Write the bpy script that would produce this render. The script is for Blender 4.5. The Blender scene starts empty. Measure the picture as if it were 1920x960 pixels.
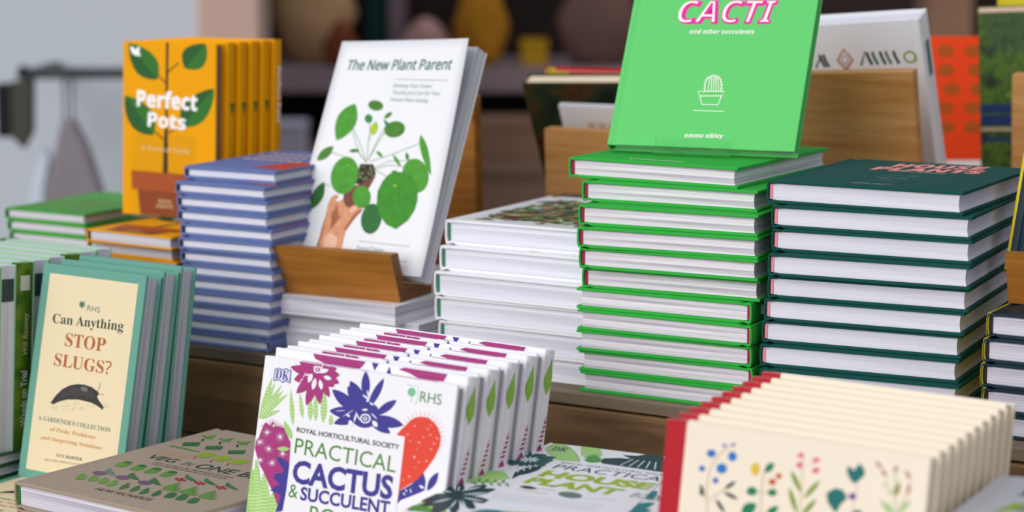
import bpy, bmesh, math, random, os
from mathutils import Matrix, Vector

# ------------------------------------------------------------------ camera, light, exposure
scene = bpy.context.scene
COL = scene.collection
cam_data = bpy.data.cameras.new('camera')
cam_data.sensor_width = 36.0
cam_data.lens = 78.75
cam_data.clip_start = 0.05
cam_data.clip_end = 60
cam_data.dof.use_dof = True
cam_data.dof.focus_distance = 1.90
cam_data.dof.aperture_fstop = 4.4
cam = bpy.data.objects.new('camera', cam_data)
COL.objects.link(cam)
cam.location = (0, 0, 0.43)
cam.rotation_euler = (math.radians(90 - 8.799), 0, math.radians(30.6))
scene.camera = cam

world = bpy.data.worlds.new('daylight')
scene.world = world
world.use_nodes = True
wn = world.node_tree.nodes
wl = world.node_tree.links
bgn = wn['Background']
wtc = wn.new('ShaderNodeTexCoord')
wsep = wn.new('ShaderNodeSeparateXYZ')
wramp = wn.new('ShaderNodeValToRGB')
wl.new(wtc.outputs['Generated'], wsep.inputs[0])
wmap = wn.new('ShaderNodeMapRange')
wmap.inputs['From Min'].default_value = -1.0
wmap.inputs['From Max'].default_value = 1.0
wl.new(wsep.outputs['Z'], wmap.inputs['Value'])
wl.new(wmap.outputs[0], wramp.inputs[0])
wramp.color_ramp.elements[0].position = 0.36
wramp.color_ramp.elements[0].color = (0.14, 0.12, 0.11, 1)
wramp.color_ramp.elements[1].position = 0.60
wramp.color_ramp.elements[1].color = (0.66, 0.69, 0.78, 1)
wl.new(wramp.outputs[0], bgn.inputs[0])
bgn.inputs[1].default_value = 0.80

sun_data = bpy.data.lights.new('sun', 'SUN')
sun_data.energy = 2.12
sun_data.angle = math.radians(48)
sun_data.color = (1.0, 0.975, 0.95)
sun = bpy.data.objects.new('sun', sun_data)
COL.objects.link(sun)
sun.location = (-3, -3, 5)
sun.rotation_euler = Vector((0.14, 0.87, -0.38)).to_track_quat('-Z', 'Y').to_euler()

scene.view_settings.view_transform = 'Standard'
scene.view_settings.look = 'None'
scene.view_settings.gamma = 1.0
scene.view_settings.exposure = 0.0
scene.view_settings.use_curve_mapping = False

# ------------------------------------------------------------------ materials
def lin(h):
    h = h.lstrip('#')
    out = []
    for i in (0, 2, 4):
        c = int(h[i:i + 2], 16) / 255
        out.append(c / 12.92 if c <= 0.04045 else ((c + 0.055) / 1.055) ** 2.4)
    return (*out, 1)

MATS = {}
def new_mat(name, rough=0.6, spec=0.3):
    m = bpy.data.materials.new(name)
    m.use_nodes = True
    n = m.node_tree.nodes
    b = n['Principled BSDF']
    b.inputs['Roughness'].default_value = rough
    b.inputs['Specular IOR Level'].default_value = spec
    MATS[name] = m
    return m, n, m.node_tree.links, b

def plain(name, col, rough=0.55, spec=0.3, var=0.0, scale=60):
    m, n, l, b = new_mat(name, rough, spec)
    if var:
        tc = n.new('ShaderNodeTexCoord')
        ns = n.new('ShaderNodeTexNoise')
        ns.inputs['Scale'].default_value = scale
        ns.inputs['Detail'].default_value = 3
        mx = n.new('ShaderNodeMixRGB')
        c = lin(col)
        mx.inputs[1].default_value = tuple(max(0, v * (1 - var)) for v in c[:3]) + (1,)
        mx.inputs[2].default_value = tuple(min(1, v * (1 + var)) for v in c[:3]) + (1,)
        l.new(tc.outputs['Object'], ns.inputs['Vector'])
        l.new(ns.outputs[0], mx.inputs[0])
        l.new(mx.outputs[0], b.inputs['Base Color'])
    else:
        b.inputs['Base Color'].default_value = lin(col)
    return m

def cloth(name, col, bump=0.25, scale=900, var=0.12):
    m, n, l, b = new_mat(name, 0.75, 0.2)
    tc = n.new('ShaderNodeTexCoord')
    wv = n.new('ShaderNodeTexNoise')
    wv.inputs['Scale'].default_value = scale
    wv.inputs['Detail'].default_value = 2
    l.new(tc.outputs['Object'], wv.inputs['Vector'])
    c = lin(col)
    mx = n.new('ShaderNodeMixRGB')
    mx.inputs[1].default_value = tuple(v * (1 - var) for v in c[:3]) + (1,)
    mx.inputs[2].default_value = tuple(min(1, v * (1 + var)) for v in c[:3]) + (1,)
    l.new(wv.outputs[0], mx.inputs[0])
    l.new(mx.outputs[0], b.inputs['Base Color'])
    bp = n.new('ShaderNodeBump')
    bp.inputs['Strength'].default_value = bump
    bp.inputs['Distance'].default_value = 0.0003
    l.new(wv.outputs[0], bp.inputs['Height'])
    l.new(bp.outputs[0], b.inputs['Normal'])
    return m

def pages(name, col, dark, strength=0.5, freq=520):
    # leaves of paper: thin irregular lines parallel to the boards
    m, n, l, b = new_mat(name, 0.8, 0.1)
    tc = n.new('ShaderNodeTexCoord')
    mp = n.new('ShaderNodeMapping')
    mp.inputs['Scale'].default_value = (3, 3, freq)
    ns = n.new('ShaderNodeTexNoise')
    ns.inputs['Scale'].default_value = 1.0
    ns.inputs['Detail'].default_value = 4
    rp = n.new('ShaderNodeValToRGB')
    rp.color_ramp.elements[0].position = 0.36
    rp.color_ramp.elements[0].color = lin(dark)
    rp.color_ramp.elements[1].position = 0.36 + 0.34 * (1 - strength) + 0.05
    rp.color_ramp.elements[1].color = lin(col)
    l.new(tc.outputs['Object'], mp.inputs[0])
    l.new(mp.outputs[0], ns.inputs['Vector'])
    l.new(ns.outputs[0], rp.inputs[0])
    l.new(rp.outputs[0], b.inputs['Base Color'])
    bp = n.new('ShaderNodeBump')
    bp.inputs['Strength'].default_value = 0.35
    bp.inputs['Distance'].default_value = 0.0004
    l.new(ns.outputs[0], bp.inputs['Height'])
    l.new(bp.outputs[0], b.inputs['Normal'])
    return m

def wood(name, c1, c2, axis='X', rough=0.5, fine=90.0, coarse=9.0):
    m, n, l, b = new_mat(name, rough, 0.3)
    tc = n.new('ShaderNodeTexCoord')
    mp = n.new('ShaderNodeMapping')
    s = [fine, fine, fine]
    s['XYZ'.index(axis)] = fine * 0.06
    mp.inputs['Scale'].default_value = s
    n1 = n.new('ShaderNodeTexNoise')
    n1.inputs['Scale'].default_value = 1.0
    n1.inputs['Detail'].default_value = 6
    n1.inputs['Roughness'].default_value = 0.65
    n1.inputs['Distortion'].default_value = 0.8
    mp2 = n.new('ShaderNodeMapping')
    s2 = [coarse, coarse, coarse * 2.2]
    s2['XYZ'.index(axis)] = coarse * 0.2
    mp2.inputs['Scale'].default_value = s2
    n2 = n.new('ShaderNodeTexNoise')
    n2.inputs['Scale'].default_value = 1.0
    n2.inputs['Detail'].default_value = 3
    n2.inputs['Distortion'].default_value = 1.5
    ad = n.new('ShaderNodeMath')
    ad.operation = 'MULTIPLY_ADD'
    ad.inputs[1].default_value = 0.55
    hf = n.new('ShaderNodeMath')
    hf.operation = 'MULTIPLY'
    hf.inputs[1].default_value = 0.45
    rp = n.new('ShaderNodeValToRGB')
    rp.color_ramp.elements[0].position = 0.36
    rp.color_ramp.elements[0].color = lin(c1)
    rp.color_ramp.elements[1].position = 0.62
    rp.color_ramp.elements[1].color = lin(c2)
    l.new(tc.outputs['Object'], mp.inputs[0])
    l.new(mp.outputs[0], n1.inputs['Vector'])
    l.new(tc.outputs['Object'], mp2.inputs[0])
    l.new(mp2.outputs[0], n2.inputs['Vector'])
    l.new(n2.outputs[0], hf.inputs[0])
    l.new(n1.outputs[0], ad.inputs[0])
    l.new(hf.outputs[0], ad.inputs[2])
    l.new(ad.outputs[0], rp.inputs[0])
    l.new(rp.outputs[0], b.inputs['Base Color'])
    bp = n.new('ShaderNodeBump')
    bp.inputs['Strength'].default_value = 0.15
    bp.inputs['Distance'].default_value = 0.001
    l.new(n1.outputs[0], bp.inputs['Height'])
    l.new(bp.outputs[0], b.inputs['Normal'])
    return m

def blotchy(name, cols, scale, stretch=(1, 1, 1), rough=0.5):
    # a printed photograph seen only as patches of colour
    m, n, l, b = new_mat(name, rough, 0.3)
    tc = n.new('ShaderNodeTexCoord')
    mp = n.new('ShaderNodeMapping')
    mp.inputs['Scale'].default_value = stretch
    ns = n.new('ShaderNodeTexNoise')
    ns.inputs['Scale'].default_value = scale
    ns.inputs['Detail'].default_value = 5
    rp = n.new('ShaderNodeValToRGB')
    k = len(cols)
    while len(rp.color_ramp.elements) < k:
        rp.color_ramp.elements.new(0.5)
    for i, c in enumerate(cols):
        rp.color_ramp.elements[i].position = 0.28 + 0.44 * i / (k - 1)
        rp.color_ramp.elements[i].color = lin(c)
    l.new(tc.outputs['Object'], mp.inputs[0])
    l.new(mp.outputs[0], ns.inputs['Vector'])
    l.new(ns.outputs[0], rp.inputs[0])
    l.new(rp.outputs[0], b.inputs['Base Color'])
    return m

INKS = dict(sage='#A6D07A', plum='#A93B7C', indigo='#433F92', coral='#E64B38', paperwhite='#F1F0F4', charcoal='#26303A', leafgreen='#4E8A34',
    lavender='#D9DAF0', mint='#7FC39A', mossgrey='#5E7D6C', forest='#2C4438', rust='#B0602E', amber='#CE8B45', tan='#A8977A', parchment='#EBDAB4',
    sluggrey='#3B3A39', sluglight='#77736B', pine='#2E6B58', slate='#6B8C88', stem='#7FA05A', leaf1='#4C9A2E', leaf2='#4A8229', leaf3='#35864A',
    leaf4='#A9C93A', leaf5='#2F6D33', leaf6='#3C8E24', terracotta='#7A4638', soil='#33271F', skin='#D99872', skinlight='#EDBBA0', skindark='#A9653F',
    magenta='#EC1FA0', cream='#FBF6EE', potleaf='#2E7324', potleafdark='#235C26', bark='#4A3115', white='#FFFFFF', palegold='#F0D9A6', terra='#B3541F',
    terradark='#94441C', limewash='#A9D67E', bottle='#17594F', paleaqua='#CFE3E4', inkgreen='#12383D', fern='#4C9A44', teal='#1E7F86', olive='#9DBB1E',
    salmon='#C08D80', aqua='#6FB5CC', slatelight='#8FA0A4', linenlight='#CDBBA6', vegleaf='#5E8F38', beet='#6A4A6B', radish='#A82C33', chard='#8DAA1D',
    carrot='#E0945F', carrotpale='#D3B08C', pinktitle='#FF9C94', palestem='#D3C1A2', blue1='#2C78C4', blue2='#3F6FC0', violet='#7C79C4', inkleaf='#1E3F42',
    yellow='#E3BF3C', emerald='#1C7E56', orange='#C9562A', rose='#E4578A', rosepale='#EBC0C0', olivegreen='#7E9A35', olivepale='#C9BF95', tealleaf='#1C6E6C',
    purple='#5A2E9A', rosebrown='#B9806C', palegreen='#A9C78A', lime='#8CC43A', palegreen2='#D2EAB4', spinelabel='#DADBCF', darktab='#3B4748', maroon='#7A2432', brown='#6A4A2A', dot='#B0541A',
    khaki='#8A8C4C', moss='#4C6A2A', redorange='#C0452E', blush='#DDBFA9', navyink='#16305E', greyink='#B7B4C6')
def ink(name):
    key = 'ink_' + name
    if key not in MATS:
        plain(key, INKS[name], 0.5, 0.25, *((0.28, 160) if name in ('leaf1', 'leaf2', 'leaf3', 'leaf5', 'leaf6', 'skin', 'sluggrey') else ()))
    return MATS[key]

cloth('green_cloth', '#33B042', 0.3, 1400, 0.10)
cloth('lit_green_cloth', '#66CE71', 0.3, 1400, 0.08)  # stack's green cloth with the propped cover's brighter light put in its colour
cloth('teal_cloth', '#0A4C45', 0.3, 1400, 0.10)
cloth('linen', '#A99886', 0.5, 1500, 0.22)
cloth('blue_cloth', '#6878AC', 0.2, 900, 0.08)
plain('white_case', '#F1F1F5', 0.35, 0.4)
plain('gloss_white', '#F4F3F6', 0.35, 0.4)
plain('seafoam_case', '#68A391', 0.55, 0.3, 0.08, 300)
plain('cream_case', '#F3E7D2', 0.6, 0.2, 0.03, 200)
plain('red_cloth', '#B8242F', 0.7, 0.2)
plain('gold_case', '#F2A600', 0.55, 0.12)
plain('leafy_green_case', '#3FA52F', 0.5, 0.3, 0.18, 45)
plain('deep_green_case', '#2A5A3A', 0.5, 0.3)
plain('navy_case', '#0E2A38', 0.5, 0.3)
plain('yellow_spine', '#CDBB10', 0.5, 0.3)
plain('sage_grey_case', '#4A5F55', 0.5, 0.3)
plain('pale_case', '#9CC9A0', 0.5, 0.3)
blotchy('mossy_photo', ['#1E3A10', '#3E6A14', '#6E8C1E', '#2C5A12'], 30)
plain('black_case', '#151413', 0.4, 0.4)
wood('near_black_wood', '#1C1512', '#33261F', 'X', 0.7, 30, 4)
blotchy('dark_jungle_photo', ['#0C0D0C', '#171A12', '#20301A', '#4C2E14', '#141312'], 22)
blotchy('garden_photo', ['#0E1C0C', '#1E3A12', '#4E6A1A', '#2A4A14', '#6E8A2A'], 34)
plain('card_white', '#EDEEF0', 0.45, 0.35)
pages('page_white', '#ECE9F2', '#B7B3C0', 0.25)
pages('page_smooth', '#EFEEF6', '#D3D2DE', 0.25)
pages('page_shaded', '#A8896A', '#7A5E44', 0.35)  # standing pot books: shade on their page edges painted into the paper colour
pages('page_lined', '#F3EDF3', '#B8B0BC', 0.5, 900)
pages('page_paperback', '#F0EEF4', '#B0AEBA', 0.45, 420)
pages('page_cream', '#F5E6CA', '#DAC6A2', 0.35)
pages('page_grey', '#C4C2CA', '#8E8C96', 0.35)
plain('endband_pink', '#A8164F', 0.6)
plain('endband_rose', '#E58F98', 0.6)
plain('endband_green', '#2F7A5C', 0.6)
plain('endband_leaf', '#2C7A1E', 0.6)
plain('endband_dark', '#1E1C22', 0.6)
wood('oak', '#8A5318', '#B87A34', 'X', 0.42, 95, 10)
wood('oak_end', '#5A3416', '#8A5A2C', 'Y', 0.5, 160, 12)
wood('pale_oak', '#B67A3A', '#D6A062', 'X', 0.5, 120, 12)
wood('dark_crate', '#664C32', '#9A7850', 'X', 0.6, 55, 6)
wood('weathered_top', '#6A5B48', '#8C7C66', 'X', 0.65, 55, 6)
wood('dark_shelf', '#45352C', '#6A5346', 'X', 0.6, 30, 4)

def acrylic():
    m, n, l, b = new_mat('acrylic', 0.03, 0.5)
    b.inputs['Base Color'].default_value = (0.97, 1.0, 0.98, 1)
    b.inputs['Transmission Weight'].default_value = 1.0
    b.inputs['IOR'].default_value = 1.10
acrylic()

# ------------------------------------------------------------------ object helpers
def mesh_obj(name, me, parent=None):
    o = bpy.data.objects.new(name, me)
    COL.objects.link(o)
    if parent is not None:
        o.parent = parent
    return o

def thing(name, label, cat, group=None, M=None):
    o = bpy.data.objects.new(name, None)
    COL.objects.link(o)
    o.empty_display_size = 0.02
    o['label'] = label
    o['category'] = cat
    if group:
        o['group'] = group
    if M is not None:
        o.matrix_world = M
    return o

class MB:
    """Collects shapes, then becomes one mesh."""
    def __init__(self):
        self.bm = bmesh.new()
        self.mats = []
    def mi(self, mat):
        if mat not in self.mats:
            self.mats.append(mat)
        return self.mats.index(mat)
    def box(self, mat, x0, x1, y0, y1, z0, z1, bev=0.0, M=None):
        t = bmesh.new()
        bmesh.ops.create_cube(t, size=1)
        bmesh.ops.transform(t, matrix=Matrix.Translation(((x0 + x1) / 2, (y0 + y1) / 2, (z0 + z1) / 2)) @ Matrix.Diagonal((x1 - x0, y1 - y0, z1 - z0, 1)), verts=t.verts)
        if bev:
            bmesh.ops.bevel(t, geom=t.edges[:], offset=bev, segments=2, affect='EDGES', profile=0.5)
        if M is not None:
            bmesh.ops.transform(t, matrix=M, verts=t.verts)
        self.add(t, mat)
    def add(self, t, mat):
        i = self.mi(mat)
        vm = {}
        for v in t.verts:
            vm[v] = self.bm.verts.new(v.co)
        for f in t.faces:
            try:
                nf = self.bm.faces.new([vm[v] for v in f.verts])
                nf.material_index = i
                nf.smooth = f.smooth
            except ValueError:
                pass
        t.free()
    def prism(self, mat, prof, y0, y1, inset=0.0, smooth=False):
        """Closed x-z profile (counter-clockwise seen from -Y) swept along Y, its ends slightly rounded."""
        i = self.mi(mat)
        k = len(prof)
        def off(d):
            out = []
            for a in range(k):
                p, q, r = prof[a - 1], prof[a], prof[(a + 1) % k]
                n1 = Vector((q[1] - p[1], -(q[0] - p[0]))); n2 = Vector((r[1] - q[1], -(r[0] - q[0])))
                n1 = n1.normalized() if n1.length else n1
                n2 = n2.normalized() if n2.length else n2
                nn = n1 + n2
                nn = nn.normalized() if nn.length > 1e-6 else n1
                out.append((q[0] - nn.x * d, q[1] - nn.y * d))
            return out
        rings = [(y0, off(inset)), (y0 + inset, prof), (y1 - inset, prof), (y1, off(inset))] if inset else [(y0, prof), (y1, prof)]
        vr = [[self.bm.verts.new((x, y, z)) for x, z in pr] for y, pr in rings]
        for a, b in zip(vr, vr[1:]):
            for j in range(k):
                f = self.bm.faces.new((a[j], b[j], b[(j + 1) % k], a[(j + 1) % k]))
                f.material_index = i
                f.smooth = smooth
        for vs in (vr[0], list(reversed(vr[-1]))):
            f = self.bm.faces.new(vs)
            f.material_index = i
    def poly(self, mat, pts, z):
        vs = [self.bm.verts.new((x, y, z)) for x, y in pts]
        a = sum(pts[k - 1][0] * pts[k][1] - pts[k][0] * pts[k - 1][1] for k in range(len(pts)))
        if a < 0:
            vs.reverse()
        f = self.bm.faces.new(vs)
        f.material_index = self.mi(mat)
    def stroke(self, mat, pts, w, z):
        n = len(pts)
        L, R = [], []
        for k in range(n):
            a = Vector(pts[max(k - 1, 0)]); b = Vector(pts[min(k + 1, n - 1)])
            d = (b - a)
            d = d.normalized() if d.length > 1e-9 else Vector((1, 0))
            nn = Vector((-d.y, d.x)) * w / 2
            L.append(Vector(pts[k]) + nn); R.append(Vector(pts[k]) - nn)
        for k in range(n - 1):
            self.poly(mat, [tuple(L[k]), tuple(R[k]), tuple(R[k + 1]), tuple(L[k + 1])], z)
    def text(self, mat, body, font, x, y, w, cap, ang, shear, bold, z):
        me = text_mesh(body, font, bold)
        if me is None:
            return
        x0, x1, caph, vs, fs = me
        sx = w / (x1 - x0); sy = cap / caph
        ca, sa = math.cos(math.radians(ang)), math.sin(math.radians(ang))
        i = self.mi(mat)
        nv = []
        for vx, vy in vs:
            px = (vx - x0) * sx + vy * sy * shear; py = vy * sy
            nv.append(self.bm.verts.new((x + px * ca - py * sa, y + px * sa + py * ca, z)))
        for f in fs:
            try:
                nf = self.bm.faces.new([nv[q] for q in f])
                nf.material_index = i
            except ValueError:
                pass
    def mesh(self, name, warp=None):
        me = bpy.data.meshes.new(name)
        if warp:
            for v in self.bm.verts:
                v.co = warp(v.co)
        self.bm.to_mesh(me)
        self.bm.free()
        for m in self.mats:
            me.materials.append(MATS[m])
        return me

FONT_DIR = bpy.utils.system_resource('DATAFILES', path='fonts') or ''
FONTS = {}
def font(fn):
    if fn not in FONTS:
        try:
            FONTS[fn] = bpy.data.fonts.load(os.path.join(FONT_DIR, fn))
        except Exception:
            FONTS[fn] = None
    return FONTS[fn]
def styled(s, up, low):
    return ''.join(chr(up + ord(c) - 65) if 'A' <= c <= 'Z' else chr(low + ord(c) - 97) if 'a' <= c <= 'z' else c for c in s)
TEXTS = {}
def text_mesh(body, kind, bold):
    """Flat outline lettering: g plain, s bold serif, h bold slanted, i bold upright."""
    key = (body, kind, bold)
    if key in TEXTS:
        return TEXTS[key]
    def build(b, f):
        cu = bpy.data.curves.new('lettering', 'FONT')
        cu.body = b
        cu.size = 1
        cu.resolution_u = 3
        cu.offset = bold
        if f:
            cu.font = f
        o = bpy.data.objects.new('lettering', cu)
        COL.objects.link(o)
        bpy.context.view_layer.update()
        dg = bpy.context.evaluated_depsgraph_get()
        me = o.evaluated_get(dg).to_mesh()
        vs = [(v.co.x, v.co.y) for v in me.vertices]
        fs = [tuple(p.vertices) for p in me.polygons]
        o.evaluated_get(dg).to_mesh_clear()
        bpy.data.objects.remove(o)
        bpy.data.curves.remove(cu)
        return vs, fs
    f = None
    conv = lambda s: s
    if kind in 'shin':
        f = font('NotoSansMath-Regular.woff2')
        if f:
            if kind == 'n':
                up, low = 65, 97
            else:
                up, low = {'s': (0x1D400, 0x1D41A), 'h': (0x1D63C, 0x1D656), 'i': (0x1D5D4, 0x1D5EE)}[kind]
            conv = lambda s: styled(s, up, low)
    vs, fs = build(conv(body), f)
    hv, _ = build(conv('H'), f)
    if not vs or not hv:
        return None
    xs = [v[0] for v in vs]
    TEXTS[key] = (min(xs), max(xs), max(v[1] for v in hv), vs, fs)
    return TEXTS[key]

def clip_to(pts, w, h, m=0.0005):
    for ax, lo, sg in ((0, m, 1), (0, w - m, -1), (1, m, 1), (1, h - m, -1)):
        out = []
        for i in range(len(pts)):
            p, q = pts[i - 1], pts[i]
            a, b = (p[ax] - lo) * sg, (q[ax] - lo) * sg
            if (a >= 0) != (b >= 0):
                t = a / (a - b)
                out.append((p[0] + (q[0] - p[0]) * t, p[1] + (q[1] - p[1]) * t))
            if b >= 0:
                out.append(q)
        pts = out
    r = []
    for q in pts:
        if not r or abs(q[0] - r[-1][0]) + abs(q[1] - r[-1][1]) > 1e-6:
            r.append(q)
    if len(r) > 2 and abs(r[0][0] - r[-1][0]) + abs(r[0][1] - r[-1][1]) < 1e-6:
        r.pop()
    return r if len(r) > 2 else []

def leaf_width(t, pk):
    return max(0, math.sin(math.pi * (t / pk * 0.5 if t < pk else 0.5 + (t - pk) / (1 - pk) * 0.5))) ** 0.8

def art_meshes(key, w, h, t, warp=None):
    """The printing on a front cover: (illustration mesh, lettering mesh)."""
    il, tx = MB(), MB()
    nt = ni = 0
    mm = 0.001
    def shape(mat, pts, z):
        pts = clip_to([(x * mm, y * mm) for x, y in pts], w, h)
        if pts:
            il.poly(ink_name(mat), pts, z)
    for idx, it in enumerate(ART[key]):
        z = t + 0.00012 + it[1] * 0.00008 + (idx % 16) * 0.0000045
        k, mat = it[0], it[2]
        if k == 'T':
            _, _, m, body, kind, x, y, tw, cap, ang, shear, bold = it
            tx.text(ink_name(m), body, kind, x * mm, y * mm, tw * mm, cap * mm, ang, shear, bold, z)
            nt += 1
            continue
        ni += 1
        if k == 'P':
            shape(mat, it[3], z)
        elif k == 'S':
            pts = [(min(max(x * mm, 0.0005), w - 0.0005), min(max(y * mm, 0.0005), h - 0.0005)) for x, y in it[4]]
            il.stroke(ink_name(mat), pts, it[3] * mm, z)
        elif k == 'E':
            cx, cy, ax, ay, bx, by = it[3:9]
            q = [2 * math.pi * a / 24 for a in range(24)]
            shape(mat, [(cx + ax * math.cos(a) + bx * math.sin(a), cy + ay * math.cos(a) + by * math.sin(a)) for a in q], z)
        elif k == 'B':
            cx, cy, ax, ay, bx, by, n = it[3:10]
            rr = random.Random(int(cx * 7 + cy))
            pts = []
            for a in range(n):
                for ang, R in ((2 * math.pi * (a + rr.random() * 0.5) / n, 0.6 + 0.5 * rr.random()), (2 * math.pi * (a + 0.75) / n, 0.13)):
                    pts.append((cx + R * (ax * math.cos(ang) + bx * math.sin(ang)), cy + R * (ay * math.cos(ang) + by * math.sin(ang))))
            shape(mat, pts, z)
        elif k == 'F':
            x, y, dx, dy, nx, ny, pk = it[3:10]
            ts = [0, .08, .18, .3, .45, .6, .72, .84, .93, 1]
            up = [(x + dx * s + nx * leaf_width(s, pk), y + dy * s + ny * leaf_width(s, pk)) for s in ts]
            dn = [(x + dx * s - nx * leaf_width(s, pk), y + dy * s - ny * leaf_width(s, pk)) for s in ts[1:-1]]
            shape(mat, up + dn[::-1], z)
            if len(it) > 10:                                   # banded leaf: thin pale cross lines
                L = math.hypot(dx, dy)
                n = max(3, int(L / 2.6))
                for a in range(1, n):
                    s = a / n
                    ww = leaf_width(s, pk) * 0.86
                    p, q = (x + dx * s + nx * ww, y + dy * s + ny * ww), (x + dx * s - nx * ww, y + dy * s - ny * ww)
                    mid = ((p[0] + q[0]) / 2 + dx / L * 0.5, (p[1] + q[1]) / 2 + dy / L * 0.5)
                    if all(0.6 < v[0] < w / mm - 0.6 and 0.6 < v[1] < h / mm - 0.6 for v in (p, q)):
                        il.stroke(ink_name('palegreen2'), [(v[0] * mm, v[1] * mm) for v in (p, mid, q)], 0.0006, z + 0.00003)
    if warp:
        for b in (il, tx):
            bmesh.ops.triangulate(b.bm, faces=b.bm.faces[:])
            for _ in range(2):
                long = [e for e in b.bm.edges if e.calc_length() > 0.012]
                if long:
                    bmesh.ops.subdivide_edges(b.bm, edges=long, cuts=2)
    return (il.mesh('illustration', warp) if ni else None), (tx.mesh('title_lettering', warp) if nt else None)
def ink_name(n):
    ink(n)
    return 'ink_' + n

# ------------------------------------------------------------------ books
def hardback_meshes(w, h, t, case, page, band, spine=None, bt=0.0026, oh=0.003, groove=0.0012):
    """Lying flat: spine on x=0, tail on y=0, front cover on top at z=t."""
    g = groove
    top = [(w, t - bt), (w, t - 0.0006), (w - 0.0006, t), (0.0135, t), (0.0108, t - 0.3 * g), (0.0085, t - g), (0.006, t - 0.8 * g), (0.0032, t - 0.15 * g), (0.0012, t - 0.2 * g), (0.0002, t - 0.0014)]
    side = [(-0.0005, t * 0.72), (-0.0006, t * 0.5), (-0.0005, t * 0.28)]
    bot = [(x, t - z) for x, z in reversed(top)]
    inner = [(0.0095, bt), (0.006, bt + g * 0.5), (0.0022, bt * 0.9), (0.0014, t * 0.3), (0.0013, t * 0.5), (0.0014, t * 0.7), (0.0022, t - bt * 0.9), (0.006, t - bt - g * 0.5), (0.0095, t - bt)]
    if spine and spine[1] > 0.014:
        top.insert(3, (spine[1], t))
    bot = [(x, t - z) for x, z in reversed(top)]
    prof = top + side + bot + inner
    c = MB()
    c.prism(case, prof, 0, h, 0.0005)
    if spine:
        c.bm.faces.ensure_lookup_table()
        si = c.mi(spine[0])
        for f in c.bm.faces:
            if f.calc_center_median().x < spine[1]:
                f.material_index = si
    p = MB()
    pw = w - oh - 0.0006
    k = 7
    z0, z1 = bt + 0.0001, t - bt - 0.0001
    fe = [(pw - 0.0009 * (1 - (2 * a / (k - 1) - 1) ** 2), z0 + (z1 - z0) * a / (k - 1)) for a in range(k)]
    p.prism(page, [(0.0046, z0)] + fe + [(0.0046, z1)], oh, h - oh, 0.0)
    b = MB()
    b.box(band, 0.0018, 0.0045, oh - 0.0006, h - oh + 0.0006, bt + 0.0008, t - bt - 0.0008)
    return {'cover': c.mesh('cover'), 'page_block': p.mesh('page_block'), 'headband': b.mesh('headband')}

def paperback_meshes(w, h, t, case, page, warp=None, ct=0.0005):
    c = MB()
    c.prism(case, [(w, t - ct), (w, t), (0, t), (0, 0), (w, 0), (w, ct), (ct, ct), (ct, t - ct)], 0, h)
    p = MB()
    p.box(page, ct * 1.2, w - 0.0008, 0.0004, h - 0.0004, ct * 1.2, t - ct * 1.2)
    if warp:
        for b in (c, p):
            for cuts in range(4):
                long = [e for e in b.bm.edges if e.calc_length() > 0.02]
                if long:
                    bmesh.ops.subdivide_edges(b.bm, edges=long, cuts=1, use_grid_fill=True)
    return {'cover': c.mesh('cover', warp), 'page_block': p.mesh('page_block', warp)}

PROTO = {}
def make_proto(key, name, parts, cover_parts=(), page_parts=()):
    """One book of a kind with its parts and sub-parts, not yet placed."""
    PROTO[key] = (name, parts, [c for c in cover_parts if c[1] is not None], page_parts)

def place(key, M, label, group=None, cat='book', skip=()):
    """A copy of the book with a copy of each of its parts."""
    name, parts, subs, psubs = PROTO[key]
    r = thing(name, label, cat, group, M)
    for pn, me in parts.items():
        o = mesh_obj(pn, me, r)
        for sp, lst in (('cover', subs), ('page_block', psubs)):
            if pn == sp:
                for sn, sm, *lab in lst:
                    if sn in skip:
                        continue
                    s = mesh_obj(sn, sm, o)
                    if lab:
                        s['label'] = lab[0]
    return r

def flat(x, y, z, yaw):
    return Matrix.Translation((x, y, z)) @ Matrix.Rotation(math.radians(yaw), 4, 'Z')
def flat_down(x, y, z, yaw, w, t):
    """Lying face down, its spine to the right."""
    return flat(x, y, z, yaw) @ Matrix.Translation((w, 0, t)) @ Matrix.Rotation(math.pi, 4, 'Y')
def axes(yaw, tilt, roll=0):
    R = Matrix.Rotation(math.radians(yaw), 3, 'Z')
    a, q = math.radians(tilt), math.radians(roll)
    r, u, b = R @ Vector((1, 0, 0)), R @ Vector((0, math.sin(a), math.cos(a))), R @ Vector((0, math.cos(a), -math.sin(a)))
    return r * math.cos(q) + u * math.sin(q), u * math.cos(q) - r * math.sin(q), b
def mat4(x, y, z, o):
    M = Matrix((x, y, z)).transposed().to_4x4()
    M.translation = o
    return M
def upright(x, y, z, yaw, tilt, t):
    """Standing, leaning back by tilt; x, y, z is the lower left corner of the front cover."""
    r, u, b = axes(yaw, tilt)
    return mat4(r, u, -b, Vector((x, y, z)) + b * t)
def upright_reversed(x, y, z, yaw, tilt, w, roll=0):
    """Standing with the back cover to the front and the spine on the right."""
    r, u, b = axes(yaw, tilt, roll)
    return mat4(-r, u, b, Vector((x, y, z)) + r * w)
ORD = ['', 'second ', 'third ', 'fourth ', 'fifth ', 'sixth ', 'seventh ', 'eighth ', 'ninth ', 'tenth ', 'eleventh ', 'twelfth ', 'thirteenth ', 'fourteenth ']

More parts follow.
